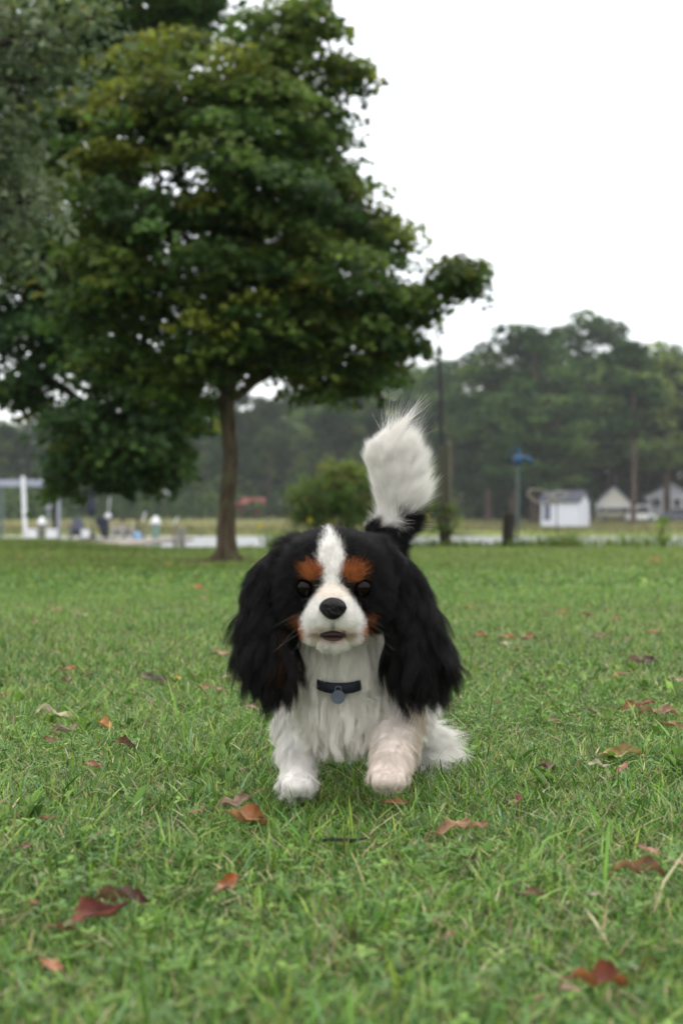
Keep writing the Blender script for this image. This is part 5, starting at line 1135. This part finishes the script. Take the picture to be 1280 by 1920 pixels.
LEAVES = [
    (176, 1712, 120, (176, 66, 84), 'large crimson curled leaf, the redder half of the pair at the lower left', .9, .25, .45, (96, 34, 44)),
    (232, 1680, 92, (74, 26, 34), 'dark maroon upturned leaf behind the large crimson curled one', .9, -.2, .55, MA),
    (100, 1808, 46, (206, 116, 96), 'small salmon pink leaf low at the left, under the crimson one', .3), (426, 1655, 66, (178, 138, 118), 'tan crumpled leaf with an orange tip between the crimson leaf and the big brown pair', .8, 1.0, .6, OR),
    (466, 1530, 74, (196, 130, 88), 'light orange-brown folded leaf in front of the planted left paw', .7, .5, .75, (170, 96, 56)), (438, 1503, 60, (108, 76, 76), 'dull purple-brown leaf lying behind the light orange-brown one', .3, .1, .7),
    (370, 1520, 22, PK, 'tiny pinkish leaf left of the dull purple-brown one', .2), (92, 1532, 46, (150, 86, 62), 'narrow upright reddish-brown leaf at the left edge above the crimson one', .6, 1.2, .3), (50, 1586, 40, (128, 92, 92), 'narrow dusky purple leaf beneath the upright reddish-brown one', .4, 1.0, .3),
    (742, 1503, 40, (184, 108, 82), 'copper leaf right under the lifted paw', .4, 0, .6), (850, 1548, 62, (188, 132, 108), 'pale copper leaf half buried in grass right of the lifted paw', .5), (897, 1546, 34, (166, 110, 84), 'smaller brown leaf touching the pale copper one on its right', .5),
    (970, 1498, 42, (128, 62, 74), 'purple-red curled leaf in deep grass right of the dog', .9, 1.3, .5), (1215, 1592, 38, (204, 142, 130), 'small pink leaf near the right border, above a broad brown one', .4), (1196, 1626, 92, (176, 128, 96), 'broad tan-brown curled leaf near the right border', .7, .1, .45, (130, 86, 62)),
    (1274, 1616, 24, (200, 160, 140), 'pale leaf fragment cut by the right edge', .4), (1000, 1673, 42, (66, 34, 30), 'very dark brown leaf in the lower right grass', .6), (845, 1750, 34, (176, 124, 116), 'dusty pink leaf in the low middle of the lawn', .5, 1.0, .4),
    (1124, 1832, 108, (176, 78, 36), 'large rust orange leaf at the bottom right', .8, .3, .6, (120, 44, 24)), (1068, 1852, 34, (206, 158, 148), 'pale pink tip of leaf just left of the large rust one', .4), (1012, 1868, 34, (156, 74, 60), 'brick red leaf left of the large rust one in blurred grass', .5, 1.1, .3),
    (1166, 1412, 92, (186, 178, 116), 'big curled cream and olive leaf right of the dog', .8, .3, .4, (176, 140, 90)), (1164, 1440, 50, (186, 130, 118), 'pinkish folded leaf under the big cream and olive one', .6, .9, .35), (1120, 1432, 36, (214, 204, 180), 'pale cream leaf tip left of the big curled cream one', .4, -.2, .4),
    (1025, 1436, 48, (78, 56, 64), 'dark purple-brown leaf between the dog and the cream leaf', .6, .8, .5), (1192, 1322, 62, (146, 58, 48), 'dark red leaf end at the right, joined to a long pinkish leaf', .5, -.1, .35), (1236, 1334, 72, (168, 116, 108), 'long pinkish-brown leaf near the right edge', .6, -.2, .35),
    (1264, 1360, 44, (158, 120, 84), 'tan-brown leaf cut off at the right edge below the long pinkish one', .6), (1113, 1332, 36, (124, 118, 100), 'grey-brown leaf left of the long pinkish one', .4, 0, .35), (1078, 1340, 30, (92, 72, 60), 'thin brown leaf left of the grey-brown one', .5, .3, .3), (1040, 1350, 24, (146, 104, 88), 'round light brown leaf under the thin brown one', .3),
    (1205, 1238, 50, (146, 92, 112), 'purple leaf with a dark rim at the right of the lawn', .7, -.3, .5, (84, 48, 66)), (1160, 1263, 24, (196, 120, 98), 'orange-pink leaf below and left of the purple one', .4), (1087, 1230, 26, (160, 132, 128), 'narrow upright grey-pink leaf left of the purple one', .6, 1.3, .35),
    (1018, 1300, 18, (72, 34, 30), 'tiny dark leaf standing up between grass blades right of the dog', .5, 1.3, .4), (1028, 1319, 12, (176, 52, 36), 'tiny bright red leaf right of the dog', .3), (952, 1194, 26, (182, 88, 58), 'orange-brown leaf of the cluster right of the ear', .5), (948, 1206, 20, (214, 198, 176), 'cream leaf touching the orange-brown one right of the ear', .4),
    (968, 1214, 22, (122, 92, 92), 'grey-purple leaf at the lower end of the cluster right of the ear', .6, 1.2, .5), (990, 1194, 30, (138, 78, 62), 'red-brown leaf at the right end of the cluster right of the ear', .5), (903, 1190, 28, (160, 96, 66), 'small copper leaf nearest to the ear on the right', .4), (1128, 1192, 28, (132, 98, 90), 'dull brown leaf above the upright grey-pink one', .4),
    (1100, 1152, 24, (96, 60, 46), 'dark brown leaf in the far right lawn', .6), (1054, 1147, 18, (196, 114, 84), 'small orange leaf left of the dark brown one in the far lawn', .4), (1018, 1147, 22, (74, 74, 76), 'dark grey leaf left of the small orange one in the far lawn', .3, 0, .3), (1156, 1160, 20, (186, 100, 66), 'small orange leaf right of the dark brown one', .4),
    (1225, 1148, 16, (122, 50, 40), 'small dark red leaf near the right edge of the far lawn', .5, 1.2), (1223, 1183, 20, (190, 110, 76), 'small orange leaf below the small dark red one near the right edge', .4), (880, 1139, 20, (152, 98, 72), 'small brown leaf just right of the dog\'s black ear, up the lawn', .4), (826, 1325, 34, (96, 34, 28), 'dark red leaf under the dog\'s right-hand ear', .7, -1.0, .4),
    (1226, 1049, 20, (214, 100, 50), 'bright orange leaf on the farthest lawn at the right', .3), (374, 1101, 21, (208, 76, 52), 'bright red leaf between the maple and the dog', .3, 0, .7), (383, 1121, 14, (196, 140, 130), 'pale pink leaf just below the bright red one', .3), (66, 1161, 13, (140, 78, 52), 'small brown leaf far left on the lawn', .4),
    (108, 1142, 22, (178, 128, 100), 'small tan leaf far left on the lawn, above the cream one', .3), (155, 1152, 26, (200, 196, 160), 'cream leaf far left on the lawn', .2, 0, .35), (222, 1148, 14, (150, 92, 72), 'small copper leaf right of the cream one on the left lawn', .4), (107, 1222, 14, (196, 132, 100), 'small peach leaf on the left lawn above the orange and brown stack', .4),
    (132, 1253, 30, (188, 96, 56), 'orange-brown leaf at the top of the stack on the left lawn', .4), (127, 1274, 26, (122, 84, 88), 'purple-grey leaf under the orange-brown one on the left lawn', .7, 1.0, .6), (121, 1291, 18, (100, 60, 50), 'small dark leaf at the bottom of the stack on the left lawn', .5, 1.3, .4), (166, 1261, 16, (92, 76, 70), 'small dark leaf right of the orange-brown one', .4),
    (290, 1271, 48, (138, 130, 128), 'grey upturned leaf on the left lawn', .8, .2, .5, (104, 92, 90)), (334, 1270, 20, (210, 166, 60), 'small yellow leaf right of the grey upturned one', .4, 1.2, .6), (312, 1276, 14, (80, 44, 38), 'dark bit of leaf between the grey and the yellow ones', .4), (12, 1300, 14, (196, 66, 44), 'tiny red leaf at the left edge', .3),
    (103, 1336, 66, (204, 194, 158), 'large pale cream leaf lying arched on the left lawn', .6, -.1, .42), (120, 1366, 48, (152, 128, 122), 'grey-pink leaf below the large pale cream one', .6, .2, .4), (94, 1386, 30, (116, 60, 56), 'dark red leaf lying under the grey-pink one', .6), (197, 1357, 34, (206, 124, 52), 'orange leaf standing in the grass on the left', .6, -.6, .8),
    (235, 1392, 38, (122, 52, 38), 'dark reddish-brown leaf right of the orange one', .8, -.4, .6, (60, 30, 26)), (178, 1433, 32, (164, 84, 76), 'brick pink leaf below the orange one on the left', .5), (415, 1223, 30, (190, 146, 126), 'pale leaf left of the dog\'s ear, up the lawn', .3, 0, .5), (428, 1267, 22, (208, 186, 168), 'pale narrow leaf touching the left ear tip', .3, .2, .35),
    (384, 1288, 26, (184, 122, 100), 'copper leaf left of the ear tip', .4), (412, 1290, 20, (176, 132, 120), 'dusty pink leaf just right of the copper one by the ear tip', .4), (474, 1325, 28, (190, 146, 140), 'pink leaf beneath the tip of the left ear', .3), (484, 1480, 12, (176, 84, 52), 'tiny orange leaf beside the planted paw', .3),
    (36, 1043, 14, (198, 118, 70), 'tiny orange leaf on the farthest lawn at the left', .3), (315, 1057, 18, (204, 162, 112), 'tan leaf on the lawn just left of the maple trunk', .3), (90, 1040, 16, (188, 184, 140), 'pale leaf on the farthest lawn near the left edge', .3), (1268, 1273, 26, (180, 150, 126), 'pale leaf at the right edge right of the purple one', .4),
    (60, 1690, 30, (146, 84, 70), 'dull red leaf at the left edge above the crimson one', .5), (1115, 1675, 20, (206, 186, 176), 'small whitish leaf bit in the lower right grass', .4), (1188, 1812, 14, (196, 190, 186), 'tiny white bit of leaf above the large rust leaf', .3), (932, 1318, 12, (120, 60, 50), 'tiny dark red bit of leaf right of the ear tip', .4),
]
for i, a in enumerate(LEAVES): fallen(a[0], a[1], a[2], a[3], a[4], *(a[5:9] if len(a) > 8 else a[5:]), **({'seed': i} if True else {}))
c = W(635, 1578, CAMH*.95*FPX/(1578-HOR)); mb = MB(); mb.tube([c+np.array((-.03, .002, 0)), c+np.array((-.008, 0, .003)), c+np.array((.012, .002, .001)), c+np.array((.032, .0, .004))], [.0016, .0024, .0022, .001], 7, wob=.2)
o = mb.build('fallen_twig', MWOODD, origin=c); tag(o, 'short dark twig lying in the grass in front of the dog', 'twig')

# ------------------------------------------------------------------ haze
m = bpy.data.materials.new('haze_air'); m.use_nodes = True; t = m.node_tree; t.nodes.remove(t.nodes['Principled BSDF'])
pv = t.nodes.new('ShaderNodeVolumePrincipled'); pv.inputs['Color'].default_value = (.93, .96, 1, 1); pv.inputs['Density'].default_value = .00022; pv.inputs['Anisotropy'].default_value = .2
t.links.new(pv.outputs[0], t.nodes['Material Output'].inputs['Volume'])
hv = np.array([(x, y, z) for x in (-155, 155) for y in (-10, 335) for z in (-3.6, 36)], float)
o = link('haze', np_mesh('haze', hv, np.array([[0, 1, 3, 2], [4, 6, 7, 5], [0, 4, 5, 1], [2, 3, 7, 6], [0, 2, 6, 4], [1, 5, 7, 3]])), m); tag(o, 'pale haze in the air over the river', 'haze', kind='stuff')
